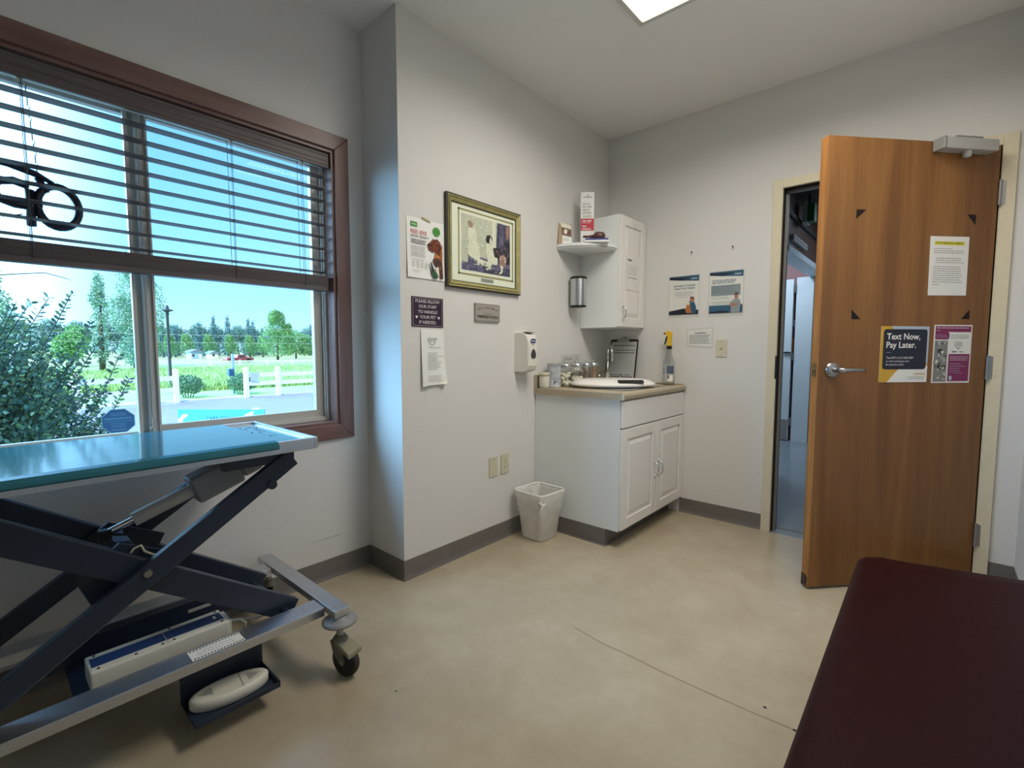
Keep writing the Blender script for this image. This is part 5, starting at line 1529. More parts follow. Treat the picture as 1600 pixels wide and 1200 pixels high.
for i in range(16):
    for v0 in (0.004, 0.052):
        b.poly([(0.004 + i * 0.0088, v0), (0.008 + i * 0.0088, v0), (0.0115 + i * 0.0088, v0 + 0.007), (0.0075 + i * 0.0088, v0 + 0.007)], 0.0008, 'ink')
b.lines(0.02, 0.125, 0.036, 0.0008, 'ink_soft', 2, 0.013, seed=101)
b.build('warning_label', nr)
# control box on the base
cb = MB(); cb.box(0.120, 0.226, -3.145, -2.795, 0.2015, 0.262, 'cream')
cbo = cb.build('control_box', et, bevel=0.005)
MB().box(0.146, 0.198, -3.138, -2.803, 0.262, 0.2632, 'blue_strip').box(0.155, 0.190, -2.832, -2.815, 0.2632, 0.2636, 'black').box(0.162, 0.183, -2.828, -2.819, 0.2636, 0.2640, 'paper').box(0.144, 0.2265, -2.963, -2.961, 0.2632, 0.2636, 'lgrey').build('blue_cover', cbo)
b = MB()
for (x, y) in ((0.133, -3.125), (0.133, -2.94), (0.133, -2.81), (0.212, -3.125), (0.212, -3.04), (0.212, -2.945), (0.212, -2.975), (0.212, -2.812)):
    MB().cyl((x, y, 0.262), (x, y, 0.2632), 0.004, None, 'black', 8).build('screw', cbo)
b = MB(); b.box(0.135, 0.215, -2.795, -2.785, 0.206, 0.256, 'cream').tube([(0.20, -2.785, 0.245), (0.205, -2.755, 0.24), (0.21, -2.74, 0.225), (0.212, -2.745, 0.204)], 0.004, 'cream', seg=8).tube([(0.17, -2.785, 0.235), (0.18, -2.745, 0.228), (0.19, -2.70, 0.215), (0.17, -2.65, 0.206)], 0.004, 'cream', seg=8)
b.build('end_cap', cbo)
# pedal shelf and foot pedal
b = MB(); b.box(0.24, 0.392, -2.945, -2.705, 0.062, 0.068, 'frame_navy').box(0.386, 0.392, -2.945, -2.705, 0.068, 0.080, 'frame_navy').box(0.24, 0.392, -2.711, -2.705, 0.068, 0.085, 'frame_navy').box(0.24, 0.25, -2.945, -2.705, 0.068, 0.20, 'frame_navy')
b.build('pedal_tray', et, bevel=0.002)
Mp = Matrix(((0.16, 0.987, 0, 0.312), (0.987, -0.16, 0, -2.828), (0, 0, 1, 0.0685), (0, 0, 0, 1)))
Mp = Matrix(((0.12, -0.993, 0, 0.315), (0.993, 0.12, 0, -2.828), (0, 0, 1, 0.0685), (0, 0, 0, 1)))
b = MB(Mp)
lv = [superell(0.106, 0.048, 0.0, 40, 2), superell(0.110, 0.052, 0.006, 40, 2), superell(0.110, 0.052, 0.028, 40, 2), superell(0.104, 0.046, 0.034, 40, 2), superell(0.096, 0.040, 0.0355, 40, 2)]
vs = [p for l in lv for p in l]; n_ = 40
b.raw(vs, [(j * n_ + i, j * n_ + (i + 1) % n_, (j + 1) * n_ + (i + 1) % n_, (j + 1) * n_ + i) for j in range(len(lv) - 1) for i in range(n_)], 'cream', True)
b.raw(lv[-1], [tuple(range(n_))], 'cream').raw(lv[0], [tuple(range(n_ - 1, -1, -1))], 'cream')
pdl = b.build('foot_pedal', et)
b = MB(Mp)
for s_ in (-1, 1):
    b = MB(Mp)
    for i in range(8):
        hw = 0.003 + 0.0026 * i
        x = s_ * 0.082 - s_ * i * 0.0045
        b.rect(x - 0.0011, x + 0.0011, -hw, hw, 0.0362, 'ink_soft')
    b.build('arrow_mark', pdl)
MB(Mp).tube([(0.030, -0.040, 0.0355), (0.030, 0.040, 0.0355)], 0.0012, 'grey', seg=5).build('seam', pdl)
# castors
def castor(x, y, rz, brake):
    M0 = Matrix.Translation((x, y, 0)) @ Matrix.Rotation(rz, 4, 'Z')
    b = MB(M0); b.cyl((0, 0, 0.128), (0, 0, 0.217), 0.012, None, 'brushed', 14).lathe([(0.0, 0.120), (0.024, 0.120), (0.026, 0.130), (0.018, 0.142), (0.0, 0.146)], 'fork_grey', seg=20)
    for s_ in (-1, 1):
        b.prism([(-0.030, 0.125), (0.014, 0.128), (0.020, 0.10), (0.040, 0.062), (0.036, 0.046), (0.020, 0.046), (-0.012, 0.08)], s_ * 0.019 - 0.0025, s_ * 0.019 + 0.0025, 'fork_grey', axis='y') if False else b.raw(
            [(px_, s_ * 0.020 - 0.0025, pz_) for px_, pz_ in ((-0.026, 0.125), (0.016, 0.128), (0.040, 0.062), (0.034, 0.046), (0.018, 0.048), (-0.014, 0.085))] + [(px_, s_ * 0.020 + 0.0025, pz_) for px_, pz_ in ((-0.026, 0.125), (0.016, 0.128), (0.040, 0.062), (0.034, 0.046), (0.018, 0.048), (-0.014, 0.085))],
            [tuple(range(6)), tuple(range(11, 5, -1))] + [(i, i + 6, (i + 1) % 6 + 6, (i + 1) % 6) for i in range(6)], 'fork_grey')
    b.box(-0.026, 0.018, -0.022, 0.022, 0.118, 0.126, 'fork_grey')
    c = b.build('castor', et)
    b = MB(M0)
    prof = [(0.0, -0.013), (0.020, -0.014), (0.042, -0.013), (0.045, -0.015), (0.053, -0.013), (0.056, -0.006), (0.056, 0.006), (0.053, 0.013), (0.045, 0.015), (0.042, 0.013), (0.020, 0.014), (0.0, 0.013)]
    b.lathe(prof, 'rubber', c=(0.026, 0, 0.056), axis=(0, 1, 0), seg=32); b.cyl((0.026, -0.0235, 0.056), (0.026, 0.0235, 0.056), 0.007, None, 'brushed', 10)
    b.build('wheel', c)
    b = MB(M0); b.lathe([(0.0, 0.190), (0.054, 0.188), (0.060, 0.192), (0.060, 0.198), (0.050, 0.204), (0.028, 0.208), (0.026, 0.213), (0.0, 0.214)], 'disc_grey', seg=36); b.build('bumper_disc', c)
    if brake:
        b = MB(M0); b.hexa([(0.000, -0.028, 0.112), (0.074, -0.032, 0.086), (0.074, 0.032, 0.086), (0.000, 0.028, 0.112)], [(-0.004, -0.026, 0.136), (0.072, -0.032, 0.104), (0.072, 0.032, 0.104), (-0.004, 0.026, 0.136)], 'khaki'); b.build('brake_pedal', c, bevel=0.004)
    return c
castor(0.392, -2.495, 0.25, True)
castor(-0.225, -2.495, 2.6, False)
castor(0.392, -3.65, -0.6, True)
castor(-0.225, -3.65, 1.6, False)

# ================================================================== BENCH
bn = thing('bench', (2.02, -2.2, 0), 'dark burgundy vinyl padded bench against the wall in the foreground', 'bench')
b = MB()
def pad_ring(ins, z):
    x0, x1 = 1.776 + ins, 2.272 - ins * 0.3
    ya, yb = -3.05 + ins, -1.325 - ins
    # rounded far corner near the aisle, far end slightly skewed
    pts = [(x1, ya), (x1, yb + 0.12)]
    rr = 0.05
    cx, cy = x0 + rr, yb - rr
    sk = 0.24
    pts.append((x0 + rr + 0.06, yb + sk * 0.08))
    for i in range(7):
        a = PI / 2 + 0.2 - (0.2) * i / 6 + PI / 2 * i / 6
        pts.append((cx + rr * math.cos(a), cy + rr * math.sin(a) + (0.012 if i == 0 else 0)))
    for k in range(1, 8):
        pts.append((x0, cy + (ya - cy) * k / 8.0))
    pts.append((x0, ya))
    return [(p[0], p[1], z) for p in pts]
rg = [pad_ring(0.012, 0.375), pad_ring(0.0, 0.39), pad_ring(0.0, 0.435), pad_ring(0.005, 0.452), pad_ring(0.016, 0.464), pad_ring(0.034, 0.470), pad_ring(0.08, 0.4715)]
n_ = len(rg[0]); vs = [p for q in rg for p in q]
b.raw(vs, [(j * n_ + i, j * n_ + (i + 1) % n_, (j + 1) * n_ + (i + 1) % n_, (j + 1) * n_ + i) for j in range(len(rg) - 1) for i in range(n_)], 'burgundy', True)
b.raw(rg[-1], [tuple(range(n_))], 'burgundy', True).raw(rg[0], [tuple(range(n_ - 1, -1, -1))], 'burgundy')
b.build('seat_pad', bn)
MB().box(1.84, 2.26, -3.0, -1.40, 0.33, 0.375, 'dark_grey').build('seat_frame', bn)
for (x, y) in ((1.87, -1.45), (2.22, -1.45), (1.87, -2.95), (2.22, -2.95)):
    MB().box(x - 0.02, x + 0.02, y - 0.02, y + 0.02, 0.0, 0.33, 'dark_grey').build('leg', bn)

# ================================================================== HALL BEYOND THE DOOR
struct(MB().box(-0.6, 2.7, 0.12, 4.6, -0.1, 0.0, 'hall_floor').box(dx0, dx1, 0.0, 0.12, -0.0995, 0.0004, 'hall_floor').box(dx0, dx1, 0.105, 0.125, 0.0004, 0.004, 'grey'), 'floor_hall')
struct(MB().box(-0.6, 2.7, 0.12, 4.6, 2.62, 2.75, 'hall_dark'), 'ceiling_hall')
b = MB(); b.box(2.4, 2.7, 0.12, 4.6, 0, 2.62, 'hall_white').box(-0.6, -0.5, 0.12, 4.6, 0, 2.62, 'hall_white')
struct(b, 'wall_hall')
mat('hall_pink', '#8e6a6c', 0.6)
struct(MB().box(-0.5, 2.4, 3.62, 3.74, 0, 2.62, 'hall_pink'), 'wall_hall_end')
b = MB(); b.box(0.78, 0.90, 0.12, 1.60, 0, 2.62, 'hall_brown').box(0.78, 0.90, 1.60, 3.50, 2.10, 2.62, 'hall_brown')
b.box(0.90, 0.925, 0.12, 3.50, 2.36, 2.40, 'hall_dark')
b.box(0.76, 0.92, 1.60, 3.50, 2.045, 2.10, 'hall_white')
struct(b, 'wall_hall_side')
b = MB(); b.box(0.632, 0.815, 3.50, 3.62, 0, 2.045, 'hall_white').box(0.815, 0.825, 3.495, 3.62, 0, 2.045, 'dark_grey').box(0.825, 2.4, 3.56, 3.62, 0, 2.62, 'hall_white')
struct(b, 'trim_2')
b = MB(); b.box(0.10, 0.598, 3.50, 3.545, 0.01, 2.03, 'hall_white').box(0.10, 0.590, 3.496, 3.50, 0.02, 0.27, 'grey')
d3 = struct(b, 'door_3')
for z_ in (0.20, 1.02, 1.86):
    MB().box(0.598, 0.632, 3.49, 3.505, z_, z_ + 0.10, 'brushed').build('hinge', d3)
MB().box(0.52, 0.592, 3.47, 3.50, 1.115, 1.13, 'black').build('push_bar', d3)
MB().box(0.580, 0.612, 3.605, 3.618, 1.13, 1.30, 'orange').build('notice', None, 'orange sheet pinned up beyond the hall door, seen through the narrow gap', 'paper notice')
MB().box(0.584, 0.606, 3.605, 3.618, 1.45, 1.53, 'paper').build('notice', None, 'small white sheet pinned up beyond the hall door, above the orange one', 'paper notice')
t = thing('exit_sign', (0.99, 2.0, 2.34), 'green and white exit sign hanging from the dark hall ceiling', 'exit sign')
MB().box(0.955, 0.985, 1.93, 2.10, 2.35, 2.54, 'lgrey').box(0.985, 1.045, 1.95, 2.08, 2.36, 2.53, 'exit_green').cyl((0.99, 2.02, 2.54), (0.99, 2.02, 2.62), 0.012, None, 'dark_grey', 10).build('housing', t)
MB().box(0.90, 0.93, 1.73, 2.36, 2.16, 2.215, 'lgrey').box(0.93, 0.932, 1.75, 2.34, 2.175, 2.20, 'grey').build('door_closer', None, 'grey door closer bar on the hall door header', 'door closer', bevel=0.003)
for nm, lc, en, sz_ in (('hall_fill_light', (0.25, 2.7, 2.58), 26, 0.6), ('corridor_fill_light', (1.75, 2.6, 2.58), 9, 0.6)):  # unseen cool fill lights, added to brighten the hall floor, door and ceiling
    l_ = bpy.data.lights.new(nm, 'AREA'); l_.energy = en; l_.size = sz_; l_.color = (0.75, 0.88, 1.0)
    o_ = bpy.data.objects.new(nm, l_); COL.objects.link(o_); o_.location = lc

# ================================================================== OUTSIDE
G = -0.5
struct(MB().box(-16.2, WO - 0.001, -30, 30, G - 0.1, G, 'asphalt'), 'driveway')
struct(MB().box(-16.0, -15.8, -30, 30, G, G + 0.03, 'curb'), 'curb')
struct(MB().box(-19.5, -16.2, -40, 40, G - 0.1, G + 0.005, 'grass'), 'lawn')
mat('meadow', '#a5c573', 0.95, col2='#86ab62', scale=0.3)
struct(MB().box(-60, -19.5, -60, 80, G - 0.1, G, 'meadow'), 'meadow')
struct(MB().box(-400, -60, -200, 400, G - 0.1, G, 'hay'), 'field')
struct(MB().box(WO - 0.02, WO, YB - 0.3, 0.3, -0.6, H + 0.12, 'ext_wall').box(WO - 0.001, WO, 0, 0.001, 0, 0.001, 'ext_wall') if False else
       MB().box(WO - 0.02, WO, YB - 0.3, wy0, -0.6, H + 0.12, 'ext_wall').box(WO - 0.02, WO, wy1, 4.7, -0.6, H + 0.12, 'ext_wall').box(WO - 0.02, WO, wy0, wy1, -0.6, wz0, 'ext_wall').box(WO - 0.02, WO, wy0, wy1, wz1, H + 0.12, 'ext_wall'), 'wall_outer')
struct(MB().box(WO - 0.5, 2.9, YB - 0.5, 4.9, H + 0.13, H + 0.25, 'roof_grey'), 'roof')

# big shrub outside the window
def leaf(vs, fs, p, d, L, wd, rd):
    d = d.normalized()
    s_ = d.cross(Vector((rd.uniform(-1, 1), rd.uniform(-1, 1), rd.uniform(-0.3, 1)))).normalized()
    n = len(vs)
    nrm = s_.cross(d) * L * 0.12
    for q in (p, p + d * L * 0.35 + s_ * wd - nrm * 0, p + d * L * 0.75 + s_ * wd * 0.8, p + d * L - nrm, p + d * L * 0.75 - s_ * wd * 0.8, p + d * L * 0.35 - s_ * wd):
        vs.append(tuple(q))
    fs.append(tuple(range(n, n + 6)))
rd = random.Random(21)
bush = thing('bush', (-2.05, -3.6, G), 'large dark leafy shrub just outside the window', 'bush')
lv1, lf1, lv2, lf2 = [], [], [], []
tw = MB()
bc_ = Vector((-1.95, -3.38, 0.40))
def stem(tip, root, lean=0.25, n=26, Lf=0.033):
    mid = (root + tip) / 2 + Vector((rd.uniform(-1, 1), rd.uniform(-1, 1), 0.3)) * lean * 0.4
    P_ = []
    for i in range(n + 1):
        k = i / n
        P_.append(root * (1 - k) ** 2 + mid * 2 * k * (1 - k) + tip * k * k)
    tw.tube([tuple(P_[i]) for i in range(0, n + 1, 3)] + [tuple(P_[-1])], 0.0022, 'twig', seg=4)
    for i in range(3, n + 1):
        d = (P_[i] - P_[i - 1]).normalized()
        a = rd.random() * 6.28
        o1 = d.orthogonal().normalized(); o2 = d.cross(o1)
        for s_ in (0, PI):
            side = o1 * math.cos(a + s_) + o2 * math.sin(a + s_)
            dd = side + d * 0.55 + Vector((0, 0, 0.1))
            v_, f_ = (lv1, lf1) if rd.random() < 0.72 else (lv2, lf2)
            leaf(v_, f_, P_[i], dd, Lf * rd.uniform(0.7, 1.15), 0.0085 * rd.uniform(0.8, 1.2), rd)
for i in range(330):
    a = rd.uniform(0, 2 * PI); e = rd.uniform(-0.15, 1.35)
    dirv = Vector((math.cos(a) * math.cos(e), math.sin(a) * math.cos(e), math.sin(e)))
    rr = rd.uniform(0.72, 1.05)
    tip = bc_ + Vector((dirv.x * 0.76, dirv.y * 0.74, dirv.z * 1.02)) * rr
    root = bc_ + (tip - bc_) * 0.35 + Vector((0, 0, -0.15))
    stem(tip, root)
for (y, z_) in ((-3.02, 1.43), (-3.09, 1.40), (-2.93, 1.46), (-3.15, 1.38), (-2.80, 1.24), (-2.74, 1.12), (-2.70, 0.98), (-2.86, 1.30), (-3.25, 1.42)):
    stem(Vector((-1.62, y, z_)), Vector((-1.75, y - 0.28, z_ - 0.62)), 0.1, 30, 0.038)
for i in range(17000):
    a = rd.uniform(0, 2 * PI); e = math.asin(rd.uniform(-0.75, 0.98)); rr = rd.uniform(0.55, 0.98)
    p = bc_ + Vector((math.cos(a) * math.cos(e) * 0.74, math.sin(a) * math.cos(e) * 0.72, math.sin(e) * 0.95)) * rr
    v_, f_ = (lv1, lf1) if rd.random() < 0.75 else (lv2, lf2)
    leaf(v_, f_, p, Vector((rd.uniform(-1, 1), rd.uniform(-1, 1), rd.uniform(-0.4, 1))), 0.033, 0.008, rd)
b = MB(); b.raw(lv1, lf1, 'leaf_dark').raw(lv2, lf2, 'leaf_light'); b.build('foliage', bush)
for k in range(7):
    a = k * 0.9
    tw.tube([(-2.0 + 0.05 * math.cos(a), -3.62 + 0.05 * math.sin(a), G), (-2.0 + 0.2 * math.cos(a), -3.62 + 0.2 * math.sin(a), 0.1), (-2.0 + 0.4 * math.cos(a), -3.62 + 0.4 * math.sin(a), 0.5)], [0.016, 0.010, 0.005], 'twig', seg=6)
tw.build('stems', bush)

# octagonal sign on a stake in front of the glass
t = thing('yard_sign', (-0.75, -2.905, G), 'small blue octagonal sign with pale edge outside the bottom of the window', 'sign')
Mo = frame((-0.75, -2.897, 0.842), (0.10, 1, 0))
oc = [(0.056 * math.cos(math.radians(22.5 + 45 * i)) * 1.06, 0.056 * math.sin(math.radians(22.5 + 45 * i))) for i in range(8)]
b = MB(Mo); b.prism([(p[0] * 1.05, p[1] * 1.05) for p in oc], 0, 0.003, 'octa_edge').poly(oc, 0.0034, 'octa')
b.lines(-0.026, 0.026, 0.034, 0.0038, 'octa_text', 2, 0.008, 0.003, seed=110, rag=0.05).lines(-0.048, 0.048, 0.010, 0.0038, 'octa_text', 1, 0.01, 0.006, seed=111, rag=0).lines(-0.046, 0.046, 0.001, 0.0038, 'octa_text', 1, 0.01, 0.002, seed=112, rag=0)
b.lines(-0.026, 0.024, -0.010, 0.0038, 'octa_text', 3, 0.008, 0.0025, seed=113, rag=0.1).lines(-0.026, 0.026, -0.040, 0.0038, 'octa_text', 1, 0.008, 0.005, seed=114, rag=0)
b.build('plate', t)
MB().box(-0.760, -0.753, -2.911, -2.899, G, 0.80, 'grey').build('stake', t)

# turquoise board standing in the parking lot
t = thing('banner_sign', (-4.31, -1.40, G), 'turquoise board sign with white shapes standing in the parking lot', 'sign')
Mt = frame((-4.69, -1.73, G + 0.03), (0.76, 0.67, 0))
b = MB(Mt); b.box(0, 1.015, 0, 0.92, -0.02, 0, 'turquoise')
b.poly([(0.0, 0.74), (0.0, 0.80), (0.04, 0.84), (0.06, 0.865), (0.12, 0.865), (0.11, 0.84), (0.06, 0.80), (0.04, 0.72), (0.02, 0.6), (0, 0.6)], 0.002, 'white_sign')
b.poly([(0.80, 0.865), (0.86, 0.895), (0.90, 0.90), (0.88, 0.87), (0.90, 0.84), (0.84, 0.83), (0.76, 0.84)], 0.002, 'white_sign')
b.text('CARE FOR PETS', 0.33, 0.795, 0.045, 0.003, 'steel_blue', maxw=0.42, bold=0.02)
b.build('board', t)
MB(Mt).disc(0.915, 0.918, 0.04, 0.022, -0.021, 'white_sign', 16).prism([(0.915 + 0.04 * math.cos(PI * i / 12), 0.918 + 0.024 * math.sin(PI * i / 12)) for i in range(13)], -0.02, 0.0, 'white_sign').build('top_shape', t)
MB(Mt).box(0.03, 0.07, -0.03, 0.4, -0.06, -0.02, 'grey').box(0.94, 0.98, -0.03, 0.4, -0.06, -0.02, 'grey').build('foot', t)

# white rail fence, near sections
def fence(name, posts, rails, label, grp=None, w=0.13, hgt=1.0):
    t = thing(name, (posts[0][0], posts[0][1], G), label, 'fence')
    for (x, y) in posts:
        MB().box(x - w / 2, x + w / 2, y - w / 2, y + w / 2, G, G + hgt, 'fence_white').hexa([(x - w / 2 - .01, y - w / 2 - .01, G + hgt), (x + w / 2 + .01, y - w / 2 - .01, G + hgt), (x + w / 2 + .01, y + w / 2 + .01, G + hgt), (x - w / 2 - .01, y + w / 2 + .01, G + hgt)],
            [(x - .01, y - .01, G + hgt + .05), (x + .01, y - .01, G + hgt + .05), (x + .01, y + .01, G + hgt + .05), (x - .01, y + .01, G + hgt + .05)], 'fence_white').build('post', t)
    for i in range(len(posts) - 1):
        for z_ in rails:
            MB().bar((posts[i][0], posts[i][1], z_), (posts[i + 1][0], posts[i + 1][1], z_), 0.04, 0.14, 'fence_white').build('rail', t)
    return t
fence('rail_fence', [(-15.6, 2.90), (-15.65, 3.98), (-15.65, 6.4), (-15.65, 8.8)], (0.26, -0.03), 'white two rail fence along the driveway, section by the mailbox post')
fence('rail_fence', [(-15.5, 0.86), (-14.9, -1.5), (-14.5, -3.9), (-14.2, -6.3)], (0.26, -0.10), 'white two rail fence along the driveway, partly hidden behind the large shrub')
MB().box(-15.56, -15.54, 3.02, 3.28, 0.06, 0.34, 'pale_blue').build('fence_sign', None, 'small pale blue notice fixed to the white fence', 'sign')
fence('rail_fence', [(-52.0, 12.6 + 2.7 * i) for i in range(6)], (-0.12,), 'low white fence far across the green meadow', w=0.16, hgt=0.5)

# lamp post
t = thing('street_lamp', (-21, 2.0, G), 'black lamp post with a small flared lantern beyond the fence', 'street lamp')
MB().lathe([(0.09, G), (0.09, G + 0.2), (0.06, G + 0.25), (0.05, 2.5), (0.07, 2.53), (0.07, 2.58), (0.03, 2.60)], 'dark_grey', c=(-21, 2.0, 0), seg=12).build('post', t)
MB().lathe([(0.04, 2.60), (0.10, 2.64), (0.23, 2.68), (0.20, 2.70), (0.07, 2.74), (0.05, 2.86), (0.0, 2.90)], 'dark_grey', c=(-21, 2.0, 0), seg=16).build('lantern', t)
# mailbox post
t = thing('mailbox_post', (-17.6, 3.12, G), 'grey blue mailbox on a slim post beyond the round shrub', 'mailbox')
MB().box(-17.64, -17.56, 3.13, 3.21, G, 0.98, 'octa_edge').build('post', t)
MB().box(-17.7, -17.5, 3.00, 3.16, 0.15, 0.42, 'octa').build('box', t)

# round shrubs by the fence opening
def shrub(x, y, rr, label):
    t = thing('shrub', (x, y, G), label, 'shrub')
    vs, fs = [], []
    for i in range(1500):
        a = rd.uniform(0, 2 * PI); e = math.asin(rd.uniform(-0.9, 1)); q = rr * rd.uniform(0.75, 1.02)
        p = Vector((x + q * math.cos(a) * math.cos(e) * 1.1, y + q * math.sin(a) * math.cos(e) * 1.15, G + 0.42 + q * 0.85 * math.sin(e)))
        leaf(vs, fs, p, Vector((rd.uniform(-1, 1), rd.uniform(-1, 1), rd.uniform(-0.2, 1))), 0.07, 0.022, rd)
    MB().raw(vs, fs, 'shrub').build('foliage', t)
    b = MB()
    for k in range(5):
        b.tube([(x + 0.04 * k - 0.08, y + 0.05 * k - 0.1, G), (x + 0.09 * k - 0.18, y + 0.11 * k - 0.22, G + 0.4)], 0.014, 'twig', seg=5)
    b.build('stems', t)
shrub(-17.0, 1.55, 0.40, 'small round clipped shrub beside the end post of the left fence section'.replace('left ', 'shorter '))
shrub(-17.0, 3.25, 0.40, 'small round clipped shrub in front of the mailbox post')

# tall meadow weeds
vs, fs = [], []
for i in range(9000):
    x = -19.6 - 26 * rd.random() ** 1.6
    k = (1.936 - x)
    y = -3.32 + k * (0.0 + rd.random() * 0.52)
    hgt = rd.uniform(0.15, 0.42) if x > -30 else rd.uniform(0.12, 0.3)
    wd = rd.uniform(0.02, 0.06); a = rd.uniform(0, PI); n = len(vs)
    lx, ly = rd.uniform(-0.1, 0.1), rd.uniform(-0.1, 0.1)
    vs += [(x - wd * math.cos(a), y - wd * math.sin(a), G), (x + wd * math.cos(a), y + wd * math.sin(a), G), (x + lx + wd * 0.5, y + ly, G + hgt), (x + lx - wd * 0.3, y + ly, G + hgt * 0.96)]
    fs.append((n, n + 1, n + 2, n + 3))
MB().raw(vs, fs, 'grass_blade').build('tall_grass', None, 'tall green weeds and grass in the meadow beyond the driveway', 'grass', kind='stuff', origin=(-30, 3, G))

# trees
def crown_leaves(fn, n, size):
    vs, fs = [], []
    for i in range(n):
        p = fn()
        d = Vector((rd.uniform(-1, 1), rd.uniform(-1, 1), rd.uniform(-0.6, 1))).normalized()
        leaf(vs, fs, p, d, size * rd.uniform(0.7, 1.3), size * 0.34, rd)
    return vs, fs
def leafy_mesh(blobs, n, size):
    def fn():
        cx, cy, cz, rx, rz = rd.choice(blobs)
        a = rd.uniform(0, 2 * PI); e = math.asin(rd.uniform(-0.95, 1)); q = rd.uniform(0.6, 1.03)
        return Vector((cx + rx * q * math.cos(a) * math.cos(e), cy + rx * q * math.sin(a) * math.cos(e), cz + rz * q * math.sin(e)))
    return crown_leaves(fn, n, size)
def tree(name, x, y, blobs, n, size, m, label, trunk, group=None):
    t = thing(name, (x, y, G), label, 'tree', group)
    vs, fs = leafy_mesh(blobs, n, size)
    MB().raw([(v[0] + x, v[1] + y, v[2] + G) for v in vs], fs, m).build('crown', t)
    b = MB().tube([(x, y, G), (x + 0.05, y, G + trunk * 0.5), (x, y + 0.1, G + trunk)], [0.02 * trunk + 0.1, 0.015 * trunk + 0.08, 0.05], 'trunk', seg=8)
    b.build('trunk', t)
    return t
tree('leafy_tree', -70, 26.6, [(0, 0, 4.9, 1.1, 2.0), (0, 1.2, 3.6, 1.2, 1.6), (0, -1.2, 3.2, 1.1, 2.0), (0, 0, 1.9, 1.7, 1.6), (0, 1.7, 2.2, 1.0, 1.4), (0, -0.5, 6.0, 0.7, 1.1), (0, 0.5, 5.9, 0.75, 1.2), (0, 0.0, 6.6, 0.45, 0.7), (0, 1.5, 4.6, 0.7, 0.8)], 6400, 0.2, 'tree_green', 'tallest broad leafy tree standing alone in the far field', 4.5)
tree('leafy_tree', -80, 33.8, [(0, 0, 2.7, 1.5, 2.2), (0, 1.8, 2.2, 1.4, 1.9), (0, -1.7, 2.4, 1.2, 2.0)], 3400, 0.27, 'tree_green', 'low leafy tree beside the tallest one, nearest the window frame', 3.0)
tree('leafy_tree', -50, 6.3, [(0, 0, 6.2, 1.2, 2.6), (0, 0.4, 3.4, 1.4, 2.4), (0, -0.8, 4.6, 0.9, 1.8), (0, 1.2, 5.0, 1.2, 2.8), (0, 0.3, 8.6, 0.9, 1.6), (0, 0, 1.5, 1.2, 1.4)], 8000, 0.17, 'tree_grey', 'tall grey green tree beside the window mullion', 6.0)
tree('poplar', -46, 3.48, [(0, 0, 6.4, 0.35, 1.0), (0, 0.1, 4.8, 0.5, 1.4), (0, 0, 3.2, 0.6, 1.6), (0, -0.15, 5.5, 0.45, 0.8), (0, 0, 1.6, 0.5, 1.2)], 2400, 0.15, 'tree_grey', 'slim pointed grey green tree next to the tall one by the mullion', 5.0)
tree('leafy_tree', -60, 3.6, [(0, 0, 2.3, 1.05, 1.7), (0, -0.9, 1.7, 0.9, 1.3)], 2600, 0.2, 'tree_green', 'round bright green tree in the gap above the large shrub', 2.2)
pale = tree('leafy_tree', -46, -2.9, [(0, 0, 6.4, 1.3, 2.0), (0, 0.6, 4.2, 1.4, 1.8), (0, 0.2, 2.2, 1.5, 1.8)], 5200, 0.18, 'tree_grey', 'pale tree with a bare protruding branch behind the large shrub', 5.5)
MB().tube([(-46, -2.9, 5.9), (-45.9, -0.6, 6.35), (-45.8, 0.6, 6.55), (-45.8, 1.6, 6.3), (-45.8, 2.0, 6.15)], [0.05, 0.04, 0.035, 0.03, 0.015], 'trunk', seg=6).build('bare_branch', pale)
# firs: two prototypes, copied
def conifer_mesh(hh, rr, n):
    def fn():
        k = rd.random() ** 0.6
        z_ = hh * (1 - k) * 0.97 + 0.03 * hh
        tier = 1.0 - 0.45 * ((z_ * 1.25) % 1.0)
        q = rr * (0.12 + 0.88 * k) * tier * math.sqrt(rd.uniform(0.2, 1))
        a = rd.uniform(0, 2 * PI)
        return Vector((q * math.cos(a), q * math.sin(a), z_))
    return crown_leaves(fn, n, 0.26)
def conifer(x, y, hh, rr, label):
    t = thing('fir_tree', (x, y, G), label, 'tree', 'dark firs on the skyline')
    vs, fs = conifer_mesh(hh, rr, 1700)
    MB().raw([(v[0] + x, v[1] + y, v[2] + G) for v in vs], fs, 'conifer').build('crown', t)
    MB().cyl((x, y, G), (x, y, G + hh * 0.9), 0.2, 0.04, 'trunk', 8).build('trunk', t)
    return t
fl = 'dark pointed fir tree on the far skyline'
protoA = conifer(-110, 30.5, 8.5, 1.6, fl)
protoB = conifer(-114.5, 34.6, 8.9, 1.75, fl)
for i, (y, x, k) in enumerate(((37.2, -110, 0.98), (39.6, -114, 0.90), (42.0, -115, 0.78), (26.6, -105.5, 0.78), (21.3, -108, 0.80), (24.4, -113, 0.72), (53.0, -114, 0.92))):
    c = copy_thing((protoA, protoB)[i % 2], (x, y, G))
    c.scale = (1, 1, k)
lt_ = 'bright green rounded tree in the far tree line'
p1 = tree('round_tree', -95, 17.0, [(0, 0, 2.5, 1.0, 1.5), (0, 0.3, 1.6, 1.25, 1.3), (0, -0.2, 3.4, 0.6, 0.9)], 1500, 0.22, 'tree_green', lt_, 2.5, 'rounded trees of the far tree line')
p2 = tree('round_tree', -125, 23.5, [(0, 0, 5.4, 1.6, 2.0), (0, 1.2, 4.6, 1.4, 2.0), (0, -1.2, 4.2, 1.4, 2.0), (0, 0, 2.4, 2.4, 2.2)], 2600, 0.34, 'tree_dim', 'dim blue green rounded tree in the far tree line', 2.5, 'dim trees of the far tree line')
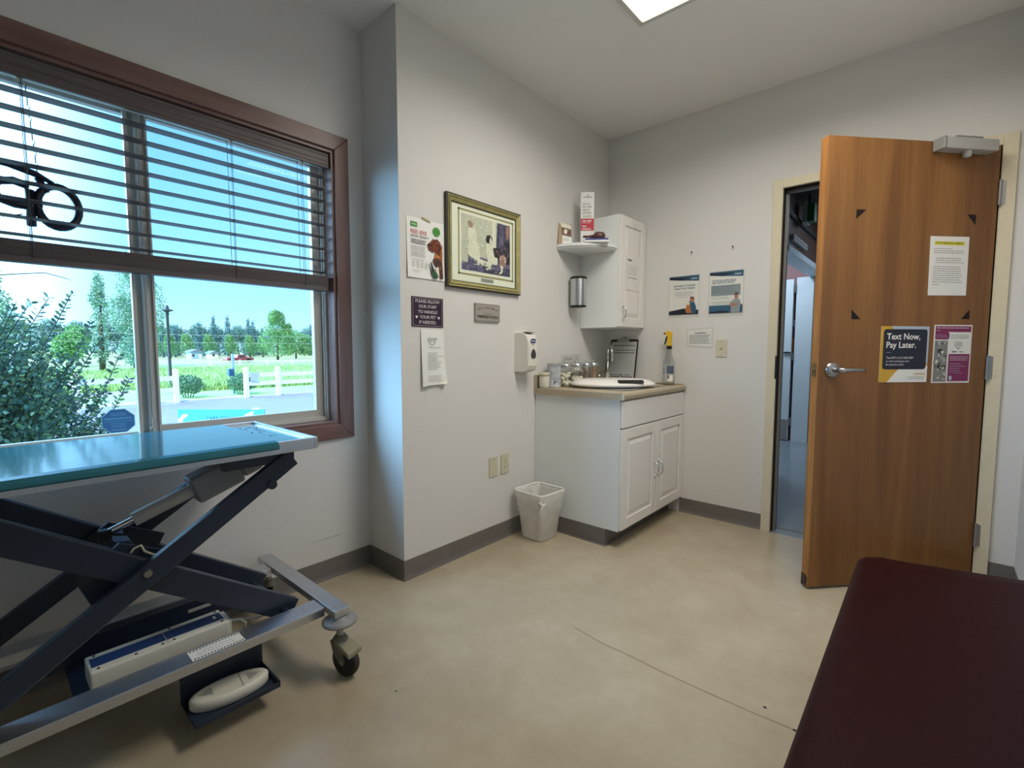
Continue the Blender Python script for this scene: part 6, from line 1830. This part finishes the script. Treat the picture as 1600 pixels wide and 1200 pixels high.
for (x, y) in ((-98.2, 20.1), (-95, 21.8), (-95, 25.2), (-95, 28.6), (-95, 32.0), (-98.5, 35.6)):
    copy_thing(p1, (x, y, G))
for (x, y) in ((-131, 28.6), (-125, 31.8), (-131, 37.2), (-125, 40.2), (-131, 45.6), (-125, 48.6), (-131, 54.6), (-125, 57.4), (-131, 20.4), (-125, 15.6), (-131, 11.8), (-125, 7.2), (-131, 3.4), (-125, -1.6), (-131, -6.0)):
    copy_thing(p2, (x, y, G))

# far houses
def house(x, y0, y1, hh, label, wallm):
    t = thing('house', (x, (y0 + y1) / 2, G), label, 'house')
    MB().box(x - 3, x, y0, y1, G, G + hh, wallm).build('wall', t)
    MB().prism([(y0 - 0.3, G + hh), (y1 + 0.3, G + hh), ((y0 + y1) / 2, G + hh + 0.45)], x - 3.2, x + 0.2, 'roof_grey', axis='x').build('roof', t)
    MB().box(x, x + 0.03, y0 + 0.15, y0 + 0.45, G + 0.4, G + 0.8, 'dark_grey').build('window', t)
    MB().box(x, x + 0.03, y1 - 0.5, y1 - 0.2, G + 0.02, G + 0.8, 'fence_white').build('door', t)
house(-88, 20.5, 22.1, 1.15, 'pale blue house with a low gable far across the field', 'house_blue')
house(-90, 24.0, 25.0, 0.9, 'small white shed with a dark front far across the field', 'fence_white')
# red pickup
t = thing('pickup_truck', (-62, 18.6, G), 'red pickup truck parked far out in the field', 'pickup truck')
b = MB(); b.box(-63, -61.3, 17.1, 20.1, G + 0.25, G + 0.6, 'truck_red'); b.build('body', t, bevel=0.08)
MB().hexa([(-62.9, 18.2, G + 0.6), (-61.4, 18.2, G + 0.6), (-61.4, 19.4, G + 0.6), (-62.9, 19.4, G + 0.6)], [(-62.8, 18.4, G + 0.95), (-61.5, 18.4, G + 0.95), (-61.5, 19.1, G + 0.95), (-62.8, 19.1, G + 0.95)], 'truck_red').box(-61.40, -61.38, 18.45, 19.05, G + 0.65, G + 0.88, 'dark_grey').build('cab', t)
for y in (17.6, 19.5):
    MB().cyl((-61.5, y, G + 0.26), (-61.25, y, G + 0.26), 0.26, None, 'black', 16).build('wheel', t)
# overhead lines
for z_ in (2.85, 2.2, 1.62):
    MB().tube([(-40, -8 + 3 * i, z_ - 0.002 * (i - 7) ** 2 * -1) for i in range(15)], 0.014, 'lgrey', seg=5).build('power_line', None, 'thin overhead wire stretched across the far field', 'wire', 'overhead wires')
